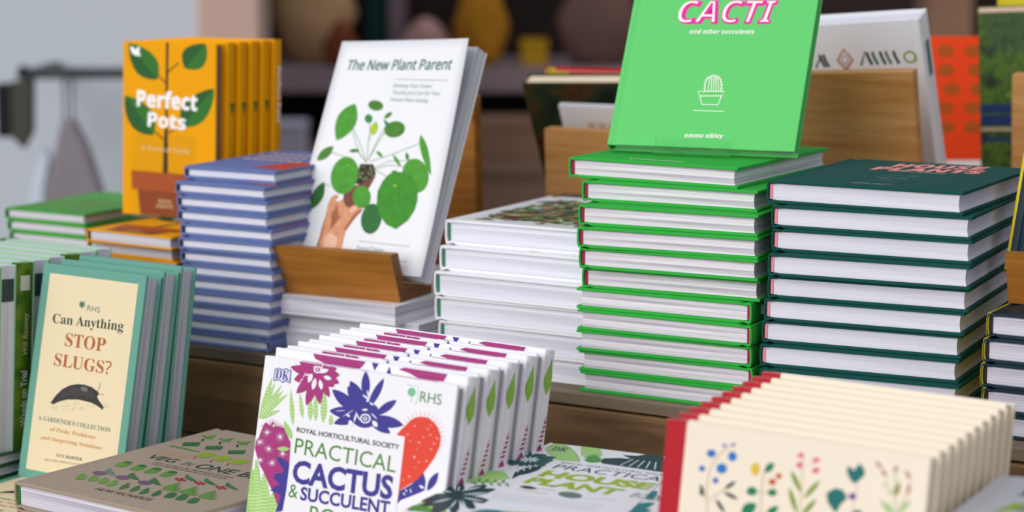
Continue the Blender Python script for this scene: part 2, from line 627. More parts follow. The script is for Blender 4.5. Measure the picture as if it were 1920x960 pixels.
# ------------------------------------------------------------------ printing on the covers, in mm from the lower left corner
# P shape, S line, E ellipse (centre, two half axes), F leaf (base, length, half width, widest at), B spiny star, T lettering; second value is the ink layer
ART = {
'cactus': [
('F',0,'sage',2.6,185.2,8.52,34.38,2.36,-0.24,0.45,1),
('F',0,'sage',2.6,185.3,12.44,30.66,2.29,-0.44,0.45,1),
('F',0,'sage',2.7,185.3,19.8,29.68,2.13,-0.74,0.45,1),
('F',0,'sage',2.7,185.3,22.08,25.62,1.98,-0.92,0.45,1),
('F',0,'sage',2.7,185.3,26.94,23.42,1.77,-1.14,0.45,1),
('F',0,'sage',2.7,185.2,21.3,9.68,1.15,-1.53,0.45,1),
('F',0,'sage',32.3,212.1,6.58,-27.66,-2.32,-0.41,0.62,1),
('F',0,'sage',42.1,210.9,5.94,-19.62,-1.97,-0.42,0.62,1),
('F',0,'sage',53.3,209.9,2.78,-19.36,-2.64,-0.33,0.62,1),
('F',0,'sage',58.5,211.8,3.3,-21.1,-2.31,-0.3,0.62,1),
('F',0,'sage',67.1,217.1,2.54,-26.68,-3.26,-0.31,0.62,1),
('F',0,'sage',76.7,198.1,0.92,-8.44,-2.37,-0.25,0.62,1),
('F',1,'plum',58.2,227.7,-29,2.4,0.72,3.67,0.55),
('F',1,'plum',58.1,227.7,-23.62,-7.38,-2.09,4.26,0.55),
('F',1,'plum',58.1,227.7,-19.52,-17.62,-3.95,2.5,0.55),
('F',1,'plum',58,227.7,-7.6,-25.8,-4.71,0.65,0.55),
('F',1,'plum',58,227.7,6.2,-23.2,-4.32,-0.82,0.55),
('F',1,'plum',58.1,227.7,15.02,-16.34,-3.3,-1.84,0.55),
('F',1,'plum',58.1,227.7,18.52,-7.5,-2.57,-3.53,0.55),
('F',1,'plum',58.1,227.7,23.26,-4.16,-1.27,-3.57,0.55),
('F',1,'plum',58.1,227.7,22.6,2.14,0.43,-3.94,0.55),
('F',1,'plum',58.1,227.7,18.96,7.2,1.82,-3,0.55),
('F',1,'plum',58,227.6,-20.1,8.12,2.2,3,0.55),
('F',1,'plum',58,227.7,-7.2,9.64,3.85,1.75,0.55),
('F',1,'plum',58.1,227.8,9.08,9.08,3.45,-1.97,0.55),
('F',1,'plum',58.1,227.7,-13.34,7.06,2.85,3.05,0.55),
('E',1,'plum',57.8,228.9,11.89,1.45,1.04,-6.65),
('F',2,'paperwhite',58.6,229.6,10.44,2.8,0.71,-1.73,0.5),
('F',2,'paperwhite',64.7,226.7,8.22,-1.14,-0.47,-1.65,0.5),
('F',2,'paperwhite',61.1,223.8,3.2,-7.6,-2.09,-0.58,0.5),
('F',2,'paperwhite',56.5,224.4,-1.38,-9.42,-2.39,0.12,0.5),
('F',2,'paperwhite',52.3,227.7,-2.46,-7.72,-2.35,0.36,0.5),
('F',2,'paperwhite',50,226.8,-3.82,-1.7,-0.48,0.66,0.5),
('F',2,'paperwhite',40.7,218.8,3.04,4.1,0.42,-0.17,0.5),
('F',2,'paperwhite',43.3,222.8,3.24,5.34,0.37,-0.12,0.5),
('F',2,'paperwhite',62.4,236.3,-0.62,-3.76,-0.56,0.04,0.5),
('F',2,'paperwhite',52.5,232,3.2,2.86,0.3,-0.19,0.5),
('E',2,'paperwhite',57.9,231.3,4.37,0.53,0.44,-2.83),
('E',3,'plum',57.9,231.3,2.54,0.31,0.26,-1.65),
('E',4,'paperwhite',57.9,231.3,1.11,0.13,0.11,-0.72),
('F',1,'indigo',106.1,202,-31.36,15.86,3.38,3.84,0.55),
('F',1,'indigo',108.6,204.7,-18.7,17.6,3.97,2.58,0.55),
('F',1,'indigo',110.1,206.1,-18.18,20.54,4.85,2.68,0.55),
('F',1,'indigo',109.5,212.1,-3.24,24.16,4.23,0.48,0.55),
('F',1,'indigo',107.7,202.2,-33.2,-1.2,0.03,4.54,0.55),
('F',1,'indigo',109.2,202.4,-28.76,-10.7,-2,3.53,0.55),
('F',1,'indigo',112.2,206.7,12.74,26.02,3.4,-0.91,0.55),
('F',1,'indigo',119.9,202.9,19.86,14.88,2.69,-2.21,0.55),
('F',1,'indigo',113.3,200.7,36.02,-0.96,-0.5,-4.48,0.55),
('F',1,'indigo',109.1,202.4,12.84,7.72,3.38,-3.51,0.55),
('F',1,'indigo',112.4,200.6,25.32,-8.86,-2.07,-3.3,0.55),
('E',1,'indigo',110.5,202.6,14.52,1.93,1.55,-10.08),
('F',2,'paperwhite',101.9,202.7,-1.22,-7.46,-0.93,0.05,0.5),
('F',2,'paperwhite',96.1,198.9,-4.26,1.88,0.62,0.8,0.5),
('F',2,'paperwhite',107,205.8,6.1,1.1,0.18,-0.76,0.5),
('F',2,'paperwhite',88.4,197.9,10.76,7.2,0.2,-0.18,0.5),
('F',2,'paperwhite',80.7,201.4,10.04,1.94,0.06,-0.24,0.5),
('F',2,'paperwhite',105.8,217.7,7.54,-3.26,-0.52,-0.69,0.5),
('F',2,'paperwhite',109.9,221.9,3.4,-6.82,-0.8,-0.26,0.5),
('F',2,'paperwhite',113.7,212.7,4.18,-1.88,-0.49,-0.63,0.5),
('F',2,'paperwhite',100.9,203.8,5.72,-6.52,-0.52,-0.29,0.5),
('F',2,'paperwhite',95.7,196.4,3.92,-4.94,-2.01,-1.01,0.5),
('F',2,'paperwhite',118.9,199,5.3,-4.1,-1.67,-1.31,0.5),
('F',2,'paperwhite',116.5,204.7,6.82,-3.92,-0.38,-0.39,0.5),
('E',2,'paperwhite',111.4,199.7,5.36,0.72,0.56,-3.68),
('E',3,'indigo',111.4,199.7,3.83,0.51,0.4,-2.61),
('E',4,'paperwhite',111.4,199.7,2.15,0.29,0.23,-1.48),
('E',5,'indigo',111.4,199.7,1,0.13,0.11,-0.71),
('P',1,'plum',[(4.8,170.2),(7,177.8),(9.8,183),(14.9,181.3),(17.5,184.8),(21.8,181.8),(29.8,181.7),(33.8,176.6),(38.6,170.8),(40.5,147.3),(38.3,131),(32.6,120.2),(26.3,129.6),(20.5,135.9),(14.5,143.4),(8.1,149.7),(2,160.8),(2,167.4)]),
('S',1,'plum',0.35,[(8.7,179.6),(4.9,179.8)]),
('S',1,'plum',0.35,[(10.2,179.8),(6.9,181)]),
('S',1,'plum',0.35,[(11.6,180),(8.8,182.2)]),
('S',1,'plum',0.35,[(13.1,180.2),(10.8,183.4)]),
('S',1,'plum',0.35,[(14.6,180.4),(12.7,184.7)]),
('S',1,'plum',0.35,[(16.1,180.6),(14.7,185.9)]),
('S',1,'plum',0.35,[(17.5,180.8),(16.6,187.1)]),
('S',1,'plum',0.35,[(19,181),(18.9,186.5)]),
('S',1,'plum',0.35,[(20.5,181.2),(21.1,185.8)]),
('S',1,'plum',0.35,[(21.9,181.4),(23.4,185.1)]),
('S',1,'plum',0.35,[(23.4,181.6),(25.6,184.5)]),
('S',1,'plum',0.35,[(24.9,181.8),(27.9,183.8)]),
('S',1,'plum',0.35,[(26.3,182),(30.1,183.2)]),
('F',2,'sage',38.7,165.7,-13.38,-1.66,-0.23,1.8,0.5),
('F',0,'sage',29,187.1,10.64,-13.68,-2.73,-1.3,0.6),
('B',3,'paperwhite',13.1,175.4,6.52,0.9,0.78,-4.88,13),
('B',3,'paperwhite',27.3,173.7,6.46,0.89,0.77,-4.85,13),
('B',3,'paperwhite',6.4,166.8,6.55,0.92,0.78,-4.89,13),
('B',3,'paperwhite',16.8,162.7,6.5,0.92,0.77,-4.87,13),
('B',3,'paperwhite',32,161.1,6.44,0.92,0.77,-4.84,13),
('B',3,'paperwhite',9.2,152.6,6.53,0.95,0.78,-4.88,13),
('B',3,'paperwhite',22.2,152.2,6.48,0.94,0.77,-4.86,13),
('B',3,'paperwhite',19.1,181.8,4.19,0.57,0.5,-3.14,13),
('P',2,'indigo',[(25.1,157.4),(32.6,157.5),(40,154.4),(40.2,136.1),(38.5,116.3),(31.4,114.4),(35.2,127.4),(32.2,129.3),(23.3,130.3),(27.2,134.1),(32.7,136.6),(25.7,140.3),(25.7,143.9),(34.3,146.4),(35.1,148.1),(29.6,152.9)]),
('F',0,'sage',0.1,146.9,11.04,-43.34,-5.77,-1.19,0.6,1),
('F',0,'sage',4.1,153.1,11.26,-48.88,-4.2,-0.8,0.6,1),
('F',0,'sage',14.2,143.4,7.36,-38.14,-5.77,-1,0.6,1),
('F',0,'sage',26.3,129.2,2.92,-25.12,-5.77,-0.77,0.6,1),
('F',0,'sage',0.3,126.9,5.62,-24.9,-5.27,-1.02,0.6,1),
('F',0,'sage',-0.3,113.8,2.28,-14.16,-4.79,-0.76,0.6,1),
('F',0,'sage',32.6,120.6,-0.12,-16,-4.72,-0.3,0.6,1),
('P',1,'coral',[(144.3,192.3),(147.6,196.2),(151.1,199.3),(155.2,204.1),(159.7,207),(165.3,208.5),(172.1,208.5),(178.3,205.7),(182.4,202.3),(186.2,196.1),(186.1,188.5),(182.6,179.7),(176,169.6),(168.6,160.7),(161.5,155.9),(153.5,150.6),(152.1,140.4),(148,167.8)]),
('S',1,'coral',0.3,[(150.8,199.4),(146.8,200.6)]),
('S',1,'coral',0.3,[(152.6,202.1),(149,204)]),
('S',1,'coral',0.3,[(155,204.5),(152,206.9)]),
('S',1,'coral',0.3,[(157.9,206.5),(155.6,209.3)]),
('S',1,'coral',0.3,[(161.2,208),(159.7,211.1)]),
('S',1,'coral',0.3,[(164.7,208.8),(164.1,212.2)]),
('S',1,'coral',0.3,[(168.3,209.1),(168.6,212.5)]),
('S',1,'coral',0.3,[(171.9,208.7),(173,212.1)]),
('S',1,'coral',0.3,[(175.3,207.8),(177.2,210.9)]),
('S',1,'coral',0.3,[(178.4,206.2),(181,209.1)]),
('S',1,'coral',0.3,[(181.1,204.2),(184.3,206.6)]),
('S',1,'coral',0.3,[(183.2,201.8),(186.9,203.6)]),
('S',1,'coral',0.3,[(184.7,199),(188.7,200.3)]),
('S',1,'coral',0.3,[(185.5,196),(189.7,196.6)]),
('S',1,'coral',0.3,[(185.6,193),(189.8,192.9)]),
('S',1,'coral',0.3,[(184.9,189.9),(189,189.2)]),
('S',1,'coral',0.3,[(183.6,187),(187.4,185.6)]),
('S',1,'coral',0.3,[(181.7,184.3),(185,182.4)]),
('S',1,'coral',0.3,[(179.2,182.1),(181.9,179.6)]),
('S',1,'coral',0.3,[(176.2,180.2),(178.2,177.3)]),
('S',1,'coral',0.3,[(172.9,178.9),(174.1,175.7)]),
('S',1,'coral',0.3,[(169.3,178.2),(169.7,174.8)]),
('S',1,'coral',0.3,[(165.7,178),(165.2,174.6)]),
('S',1,'coral',0.3,[(162.1,178.5),(160.8,175.2)]),
('S',1,'coral',0.3,[(158.7,179.6),(156.6,176.6)]),
('S',1,'coral',0.3,[(155.7,181.3),(152.9,178.6)]),
('B',2,'paperwhite',160.2,200.6,1.72,0.23,0.2,-1.35,8),
('B',2,'paperwhite',154.4,193.3,1.53,0.21,0.18,-1.2,8),
('B',2,'paperwhite',172.8,200,1.51,0.21,0.18,-1.19,8),
('B',2,'paperwhite',175.9,195.9,1.89,0.26,0.22,-1.49,8),
('B',2,'paperwhite',169.5,193.4,1.52,0.21,0.18,-1.2,8),
('B',2,'paperwhite',166.3,188.8,1.9,0.27,0.22,-1.5,8),
('B',2,'paperwhite',182.9,194.2,1.88,0.26,0.22,-1.49,8),
('B',2,'paperwhite',175.3,202.9,1.32,0.18,0.16,-1.04,8),
('B',2,'paperwhite',180.6,190,1.88,0.26,0.22,-1.49,8),
('B',2,'paperwhite',163.6,177.3,2.47,0.36,0.29,-1.95,8),
('B',2,'paperwhite',175.5,176,2.08,0.3,0.25,-1.64,8),
('B',2,'paperwhite',160.6,162,2.29,0.34,0.27,-1.8,8),
('B',2,'paperwhite',168.5,173.9,1.33,0.19,0.16,-1.05,8),
('B',2,'paperwhite',164.8,169.5,1.14,0.17,0.14,-0.9,8),
('B',2,'paperwhite',155.3,158.5,1.34,0.2,0.16,-1.05,8),
('B',2,'paperwhite',178.4,185.2,1.7,0.24,0.2,-1.34,8),
('B',2,'paperwhite',165.2,183.3,1.14,0.16,0.14,-0.9,8),
('B',2,'paperwhite',157.6,188.4,1.34,0.19,0.16,-1.05,8),
('P',0,'indigo',[(152.7,149.7),(163.4,156.3),(173.5,167),(176.7,161.3),(176.9,153.8),(172,151.1),(155.6,143.2),(152.2,140)]),
('F',0,'indigo',179.3,153.8,8.06,15.38,3.26,-0.93,0.5),
('F',2,'paperwhite',171.2,156.7,5.06,-1.52,-0.51,-0.93,0.5),
('F',2,'paperwhite',162.9,153.2,1.52,-3.58,-0.55,-0.17,0.5),
('F',2,'paperwhite',156.7,149.2,2.26,-1.96,-0.51,-0.38,0.5),
('F',2,'paperwhite',158.1,152.4,2.36,-2.7,-0.4,-0.23,0.5),
('P',4,'paperwhite',[(40.7,189.5),(152.2,191.3),(152.7,20),(39.7,20)]),
('T',5,'charcoal','ROYAL HORTICULTURAL SOCIETY','g',43.8,180.2,104.3,3.75,0.3,0,0.028),
('T',5,'leafgreen','PRACTICAL','g',44,163.2,103,12.12,-0.2,0,0),
('T',5,'indigo','CACTUS','g',44.9,140.8,101.9,17.49,1,0,0.035),
('T',5,'leafgreen','&','g',43.2,128.2,9.6,10.64,1.5,0,0),
('T',5,'indigo','SUCCULENT','g',55.5,128.1,90.7,10.24,1.4,0,0.03),
('T',5,'leafgreen','BOOK','g',67.2,112.7,58.4,12.42,0.3,0,0),
('P',3,'indigo',[(13.2,226.5),(17.7,228.1),(21.2,227),(25.1,228.4),(30.8,227.4),(31.1,217.1),(25.9,218.1),(22.9,216.6),(18.4,218.2),(13,216.8)]),
('P',4,'lavender',[(14,226),(17.6,227.5),(21.2,226.3),(25.2,227.7),(30.2,226.8),(30.3,217.8),(25.8,218.8),(22.6,217.3),(18.3,218.8),(13.9,217.5)]),
('T',5,'indigo','DK','s',14.9,219.3,14.3,7.15,-0.9,0,0),
('E',1,'mint',153.3,225.7,3.87,0.49,0.49,-3.28),
('S',1,'mint',0.5,[(153.6,222.5),(154,218.1)]),
('S',1,'mint',0.35,[(147.9,230.6),(159.5,230.6),(160,222.5),(159.2,218.8),(157.5,216.8)]),
('T',1,'leafgreen','RHS','g',162.2,219.4,20.5,8.07,0.3,0,0),
],
'slug': [
('P',0,'parchment',[(10.5,191.1),(122,191.1),(122,8.6),(10.5,8.6)]),
('E',1,'mossgrey',55.7,166.1,3.34,0.33,0.5,-2.91),
('S',1,'mossgrey',0.4,[(55.8,163.6),(56.3,161.2)]),
('S',1,'mossgrey',0.3,[(58.6,170.5),(60.7,161.6)]),
('T',1,'mossgrey','RHS','g',62.8,161.2,16.3,5.15,-2,0,0),
('T',1,'forest','Can Anything','s',21.2,145.7,89.2,8.66,1.1,0,0),
('T',1,'rust','STOP','s',40.4,126.2,51,11.94,0.3,0,0),
('T',1,'rust','SLUGS?','s',29.6,107.2,71.9,11.25,-0.5,0,0),
('T',1,'mossgrey',"A GARDENER'S COLLECTION",'s',18.4,55.3,91.6,3.9,0,0,0),
('T',1,'amber','of Pesky Problems','s',35,47,57.4,3.57,-0.2,0.2,0),
('T',1,'amber','and Surprising Solutions','s',24.8,38.2,77.2,3.47,0.2,0.2,0),
('T',1,'forest','GUY BARTER','s',46.9,24.7,33,2.69,0.9,0,0),
('T',1,'tan','RHS CHIEF HORTICULTURIST','s',33,19.1,48.7,2,1.8,0,0),
('P',1,'sluggrey',[(31.4,72.2),(36.8,79.6),(44.6,86.8),(53.7,91.4),(63.3,93.6),(72.1,93.9),(81.1,92.8),(88.5,89.7),(90.7,88),(88.7,85.2),(90.7,82.6),(98.5,76.5),(97.5,74.2),(89.6,77.1),(81.5,78.9),(65.7,79.6),(52.1,77.9),(42.6,75),(35.2,71.5)]),
('E',2,'sluglight',71.8,90,4.54,-0.63,-0.61,-1.95),
('S',1,'sluggrey',0.5,[(88.5,89.5),(90.3,93.9),(90.9,98.5)]),
('S',1,'sluggrey',0.4,[(89.3,88.1),(97.6,87.4)]),
('S',2,'sluglight',0.18,[(43.1,83.9),(45,78.3)]),
('S',2,'sluglight',0.18,[(44.4,84.4),(46.3,78.9)]),
('S',2,'sluglight',0.18,[(45.7,84.9),(47.6,79.4)]),
('S',2,'sluglight',0.18,[(47,85.4),(48.9,79.9)]),
('S',2,'sluglight',0.18,[(48.3,85.9),(50.3,80.4)]),
('S',2,'sluglight',0.18,[(49.6,86.4),(51.6,80.9)]),
('S',2,'sluglight',0.18,[(50.9,86.8),(52.9,81.3)]),
('S',2,'sluglight',0.18,[(52.3,87.3),(54.2,81.8)]),
('S',2,'sluglight',0.18,[(53.6,87.7),(55.5,82.2)]),
('S',2,'sluglight',0.18,[(54.9,88.1),(56.8,82.6)]),
('S',2,'sluglight',0.18,[(56.2,88.4),(58.2,82.9)]),
('S',2,'sluglight',0.18,[(57.6,88.7),(59.5,83.2)]),
('S',2,'sluglight',0.18,[(58.9,89),(60.8,83.5)]),
('S',2,'sluglight',0.18,[(60.2,89.3),(62.2,83.8)]),
('S',2,'sluglight',0.18,[(61.6,89.5),(63.5,84)]),
('S',2,'sluglight',0.18,[(63,89.6),(64.9,84.1)]),
('S',2,'sluglight',0.18,[(64.3,89.7),(66.3,84.2)]),
('S',2,'sluglight',0.18,[(65.7,89.7),(67.6,84.2)]),
('S',2,'sluglight',0.18,[(67.1,89.7),(69,84.2)]),
('S',2,'sluglight',0.18,[(68.5,89.7),(70.4,84.2)]),
('S',2,'sluglight',0.18,[(69.9,89.6),(71.8,84.1)]),
('S',2,'sluglight',0.18,[(71.3,89.5),(73.2,84.1)]),
('S',2,'sluglight',0.18,[(72.7,89.4),(74.6,84)]),
('S',2,'sluglight',0.18,[(74.1,89.3),(76,83.8)]),
('S',2,'sluglight',0.18,[(75.5,89.2),(77.4,83.7)]),
('S',2,'sluglight',0.18,[(76.9,89),(78.8,83.5)]),
('S',2,'sluglight',0.18,[(78.3,88.8),(80.2,83.4)]),
('S',2,'sluglight',0.18,[(79.7,88.6),(81.6,83.2)]),
('S',2,'sluglight',0.18,[(81.1,88.4),(83,83)]),
('S',2,'sluglight',0.18,[(82.5,88.2),(84.4,82.7)]),
('S',0.5,'tan',0.25,[(70.4,72.9),(73.1,73)]),
('S',0.5,'tan',0.25,[(60.9,71.7),(63.6,72.4)]),
('S',0.5,'tan',0.25,[(61.5,76.7),(64.2,76.9)]),
('S',0.5,'tan',0.25,[(70.5,73),(73.2,73.4)]),
('S',0.5,'tan',0.25,[(99.8,77.7),(102.6,77.4)]),
('S',0.5,'tan',0.25,[(47.1,68.9),(49.8,69.4)]),
('S',0.5,'tan',0.25,[(94.3,78.6),(97.1,78.4)]),
('S',0.5,'tan',0.25,[(36.4,68.2),(39.2,68.5)]),
('S',0.5,'tan',0.25,[(93.7,74),(96.5,73.8)]),
('S',0.5,'tan',0.25,[(31.3,69.6),(34,69.8)]),
('S',0.5,'tan',0.25,[(85.4,79.7),(88.1,79.7)]),
('S',0.5,'tan',0.25,[(43,74.5),(45.8,74.7)]),
('S',0.5,'tan',0.25,[(42,69.2),(44.7,69.7)]),
('S',0.5,'tan',0.25,[(86.1,78.2),(88.8,78.1)]),
('S',0.5,'tan',0.25,[(68,72.2),(70.7,72)]),
('S',0.5,'tan',0.25,[(91,79.3),(93.7,79.9)]),
('S',0.5,'tan',0.25,[(46.8,71.3),(49.5,71.5)]),
('S',0.5,'tan',0.25,[(51.9,71.9),(54.6,72.5)]),
('S',0.5,'tan',0.25,[(77.4,75.2),(80.1,75)]),
('S',0.5,'tan',0.25,[(37.9,68.5),(40.6,69)]),
('S',0.5,'tan',0.25,[(73.4,72),(76.2,71.7)]),
('S',0.5,'tan',0.25,[(33.8,71.4),(36.6,71.4)]),
('S',0.5,'tan',0.25,[(45.6,71.5),(48.4,71.8)]),
('S',0.5,'tan',0.25,[(68.4,71),(71.2,70.9)]),
('S',0.5,'tan',0.25,[(99.5,76.6),(102.3,76.2)]),
('S',0.5,'tan',0.25,[(93,76.6),(95.7,77.1)]),
('S',0.5,'tan',0.25,[(52.9,72.1),(55.7,72)]),
('S',0.5,'tan',0.25,[(61.7,71.1),(64.5,71)]),
('S',0.5,'tan',0.25,[(83,75.6),(85.6,76.2)]),
('S',0.5,'tan',0.25,[(92.2,78.7),(94.8,79.3)]),
('S',0.5,'tan',0.25,[(76.8,76.1),(79.5,76.1)]),
('S',0.5,'tan',0.25,[(51.8,68.8),(54.6,68.7)]),
('S',0.5,'tan',0.25,[(92,78),(94.7,78.1)]),
('S',0.5,'tan',0.25,[(48.5,72.1),(51.2,72.4)]),
('S',0.5,'tan',0.25,[(33.7,67.9),(36.4,68.5)]),
('S',0.5,'tan',0.25,[(63.4,74.9),(66.1,75.4)]),
('S',0.5,'tan',0.25,[(83,75.3),(85.8,75)]),
('S',0.5,'tan',0.25,[(98.1,78.1),(100.7,78.6)]),
('S',0.5,'tan',0.25,[(58.8,70.4),(61.6,70.1)]),
('S',0.5,'tan',0.25,[(70.3,72.3),(73.1,72.1)]),
('S',0.5,'tan',0.25,[(59.5,76.3),(62.3,76.1)]),
('S',0.5,'tan',0.25,[(48.2,74.9),(51,74.9)]),
('S',0.5,'tan',0.25,[(58.2,69.7),(61,69.6)]),
('S',0.5,'tan',0.25,[(39,69.8),(41.7,70.4)]),
('S',0.5,'tan',0.25,[(90,79.7),(92.7,79.6)]),
('S',0.5,'tan',0.25,[(101.3,77.9),(104,78.3)]),
('S',0.5,'tan',0.25,[(87,75.5),(89.6,76)]),
('S',0.5,'tan',0.25,[(39.3,67.2),(42.2,67.1)]),
('S',0.5,'tan',0.25,[(32.3,66.9),(35,67.3)]),
('S',0.5,'tan',0.25,[(52,74),(54.9,73.7)]),
('S',0.5,'tan',0.25,[(65.9,75.8),(68.6,76.3)]),
('S',0.5,'tan',0.25,[(78.6,78.7),(81.3,79.1)]),
('S',0.5,'tan',0.25,[(89,80.1),(91.7,80.6)]),
('S',0.5,'tan',0.25,[(91.3,76.6),(94,76.8)]),
('S',0.5,'tan',0.25,[(60.7,74.2),(63.4,74.8)]),
('S',0.5,'tan',0.25,[(37.9,67),(40.6,67.2)]),
('S',0.5,'tan',0.25,[(100.8,79.4),(103.5,79.4)]),
('S',0.5,'tan',0.25,[(36.5,72.2),(39.3,72.5)]),
('S',0.5,'tan',0.25,[(56.9,73.1),(59.6,73.3)]),
('S',0.5,'tan',0.25,[(96.3,80.1),(99.1,79.8)]),
],
'parent': [
('T',1,'pine','The New Plant Parent','n',14.3,208.7,132.9,10.7,0.1,0.12,0.014),
('S',1,'pine',0.45,[(80.3,198.8),(146.2,197.6)]),
('T',1,'slate','Develop Your Green','n',80.3,190.3,47.7,4.11,-0.8,0,0),
('T',1,'slate','Thumb and Care for Your','n',80.7,182.9,59.8,4.11,-0.5,0,0),
('T',1,'slate','House-Plant Family','n',80.3,175.9,46.8,4.1,-1.3,0,0),
('S',1,'stem',0.7,[(68.5,111),(59,125.8),(42.3,146.6)]),
('S',1,'stem',0.7,[(68.5,111),(56.8,121.1),(40.9,145)]),
('S',1,'stem',0.7,[(69,112.6),(64.9,133.6),(64.2,145.8)]),
('S',1,'stem',0.7,[(69.9,112.6),(75,132.5),(82.4,150.9)]),
('S',1,'stem',0.7,[(69.9,112.6),(79,137.2),(86.4,149.5)]),
('S',1,'stem',0.7,[(72.7,112),(94.3,119.7),(129.2,133.7)]),
('S',1,'stem',0.7,[(78.9,105.5),(95.9,113.8),(121.6,115.7)]),
('S',1,'stem',0.7,[(80.8,104.8),(97,109.7),(116.4,108.8)]),
('S',1,'stem',0.7,[(81.9,104.1),(90.9,100.1),(100.6,96.1)]),
('S',1,'stem',0.7,[(44.2,115.2),(23.2,119.6)]),
('S',1,'stem',0.7,[(24.4,85.7),(31.8,84.6)]),
('S',1,'stem',0.7,[(68.5,111),(52.4,124)]),
('S',1,'stem',0.7,[(66.6,133.7),(59.9,157.9)]),
('S',1,'stem',0.7,[(74.6,108.3),(74.8,88.7)]),
('F',2,'leaf1',37.1,172.3,-11.52,-39.78,-12.31,4.36,0.45),
('E',2,'leaf2',63.6,170.9,9.69,-1.2,0.37,-5.34),
('E',2,'leaf3',58.6,156.9,4.85,0.13,1.3,-4.62),
('E',2,'leaf2',93.7,146.6,11.63,3.16,4.65,-7.95),
('F',2,'leaf2',77.7,157.4,8.28,7.1,2.06,-1.64,0.5),
('F',2,'leaf4',67.8,139.4,1.22,14.84,4.62,-0.98,0.5),
('F',2,'leaf3',78,156.3,9.42,-8.66,-1.58,-1.12,0.5),
('F',2,'leaf1',126.3,142.2,22.46,-41.1,-4.09,-1.09,0.35),
('F',2,'leaf1',77.5,123.5,9.66,-6.36,-1.13,-1.33,0.5),
('F',2,'leaf1',98.5,120.6,12.74,-12.08,-1.49,-1.04,0.5),
('F',2,'leaf2',114,123.6,4.32,-8.72,-1.94,-0.43,0.5),
('F',2,'leaf2',44,122,13.02,1.34,0.72,-1.95,0.5),
('F',2,'leaf2',101.1,102.4,8.22,0.4,0.5,-1.91,0.5),
('F',2,'leaf2',7.8,109.9,15.68,16.24,4.7,-3.38,0.5),
('F',2,'leaf5',16.5,58.4,6.78,29.62,6.91,-2.06,0.5),
('E',2,'leaf1',130.6,100.3,14.98,2.6,7.19,-17.1),
('P',2,'terracotta',[(49.7,81.1),(67.9,88.3),(83.8,98.5),(82.1,92.4),(77.3,79.8),(72.9,64.4),(60.8,60.9),(52.3,69.1)]),
('P',3,'soil',[(60,98.4),(62,109.2),(77.7,109.6),(83.5,99.7),(80.5,96.5),(67.9,88),(63,88)]),
('E',4,'leaf1',68.4,94,0.98,-0.49,-0.21,-0.37),
('E',4,'tan',77.8,102.7,-0.75,-0.52,-0.38,0.36),
('E',4,'tan',65.5,95.3,0.45,-0.87,-0.49,-0.11),
('E',4,'leaf1',80,93.2,-0.85,-0.41,-0.32,0.4),
('E',4,'tan',63.2,99.3,0.27,-0.9,-0.52,-0.03),
('E',4,'tan',74.4,107.2,-0.2,-0.84,-0.53,0.16),
('E',4,'leaf1',64.1,106.7,0.37,-0.89,-0.51,-0.08),
('E',4,'tan',66.7,95.9,0.89,-0.62,-0.3,-0.32),
('E',4,'tan',75.4,104,-0.76,-0.51,-0.38,0.37),
('E',4,'leaf1',73,95.8,-0.85,-0.41,-0.32,0.4),
('E',4,'tan',76.4,104.9,1.07,-0.1,0.03,-0.44),
('E',4,'tan',66.9,99.2,0.08,-0.89,-0.53,0.04),
('E',4,'leaf1',68.2,99.2,1,-0.46,-0.19,-0.38),
('E',4,'tan',74.3,99.9,-0.87,-0.38,-0.31,0.4),
('E',4,'tan',65.8,95.6,0.92,-0.59,-0.27,-0.34),
('E',4,'leaf1',74.8,94,-0.89,-0.35,-0.29,0.41),
('E',4,'tan',62.9,102.6,-0.47,-0.72,-0.48,0.27),
('E',4,'tan',66.5,99.8,0.5,-0.85,-0.47,-0.14),
('E',4,'leaf1',73.8,93.2,-0.6,-0.64,-0.44,0.31),
('E',4,'tan',80.4,97.3,-1.04,-0.06,-0.12,0.45),
('E',4,'tan',78.4,98.9,0.85,-0.65,-0.32,-0.31),
('E',4,'leaf1',68.4,99.4,-0.61,-0.64,-0.44,0.32),
('E',4,'tan',71.7,95.1,-0.51,-0.7,-0.47,0.28),
('E',4,'tan',75.9,99.1,1.05,-0.29,-0.08,-0.42),
('E',4,'leaf1',77.1,103.3,1.07,-0.15,0,-0.44),
('E',4,'tan',73.7,101.7,-0.29,-0.81,-0.51,0.2),
('E',4,'tan',69.9,92.8,-0.61,-0.63,-0.44,0.32),
('E',4,'leaf1',77.3,102,0.06,-0.89,-0.53,0.05),
('E',4,'tan',67.1,100.3,0.53,-0.85,-0.47,-0.15),
('E',4,'tan',64.8,95.2,1.07,-0.2,-0.03,-0.44),
('E',4,'leaf1',70.1,102.6,0.94,-0.55,-0.25,-0.35),
('E',4,'tan',76,98.5,-0.99,-0.19,-0.2,0.44),
('E',4,'tan',79.2,100.8,0.99,-0.46,-0.19,-0.38),
('E',4,'leaf1',71.2,94.4,-0.98,-0.21,-0.21,0.43),
('E',4,'tan',73.7,95.4,-0.74,-0.52,-0.38,0.36),
('E',4,'tan',68.2,106.4,-0.67,-0.59,-0.42,0.34),
('E',4,'leaf1',65.4,106.4,-0.34,-0.79,-0.51,0.21),
('E',4,'tan',71.4,93,-0.5,-0.7,-0.47,0.28),
('E',4,'tan',65.4,97.8,1.05,-0.31,-0.1,-0.42),
('E',4,'leaf1',75.8,106,-0.55,-0.68,-0.46,0.29),
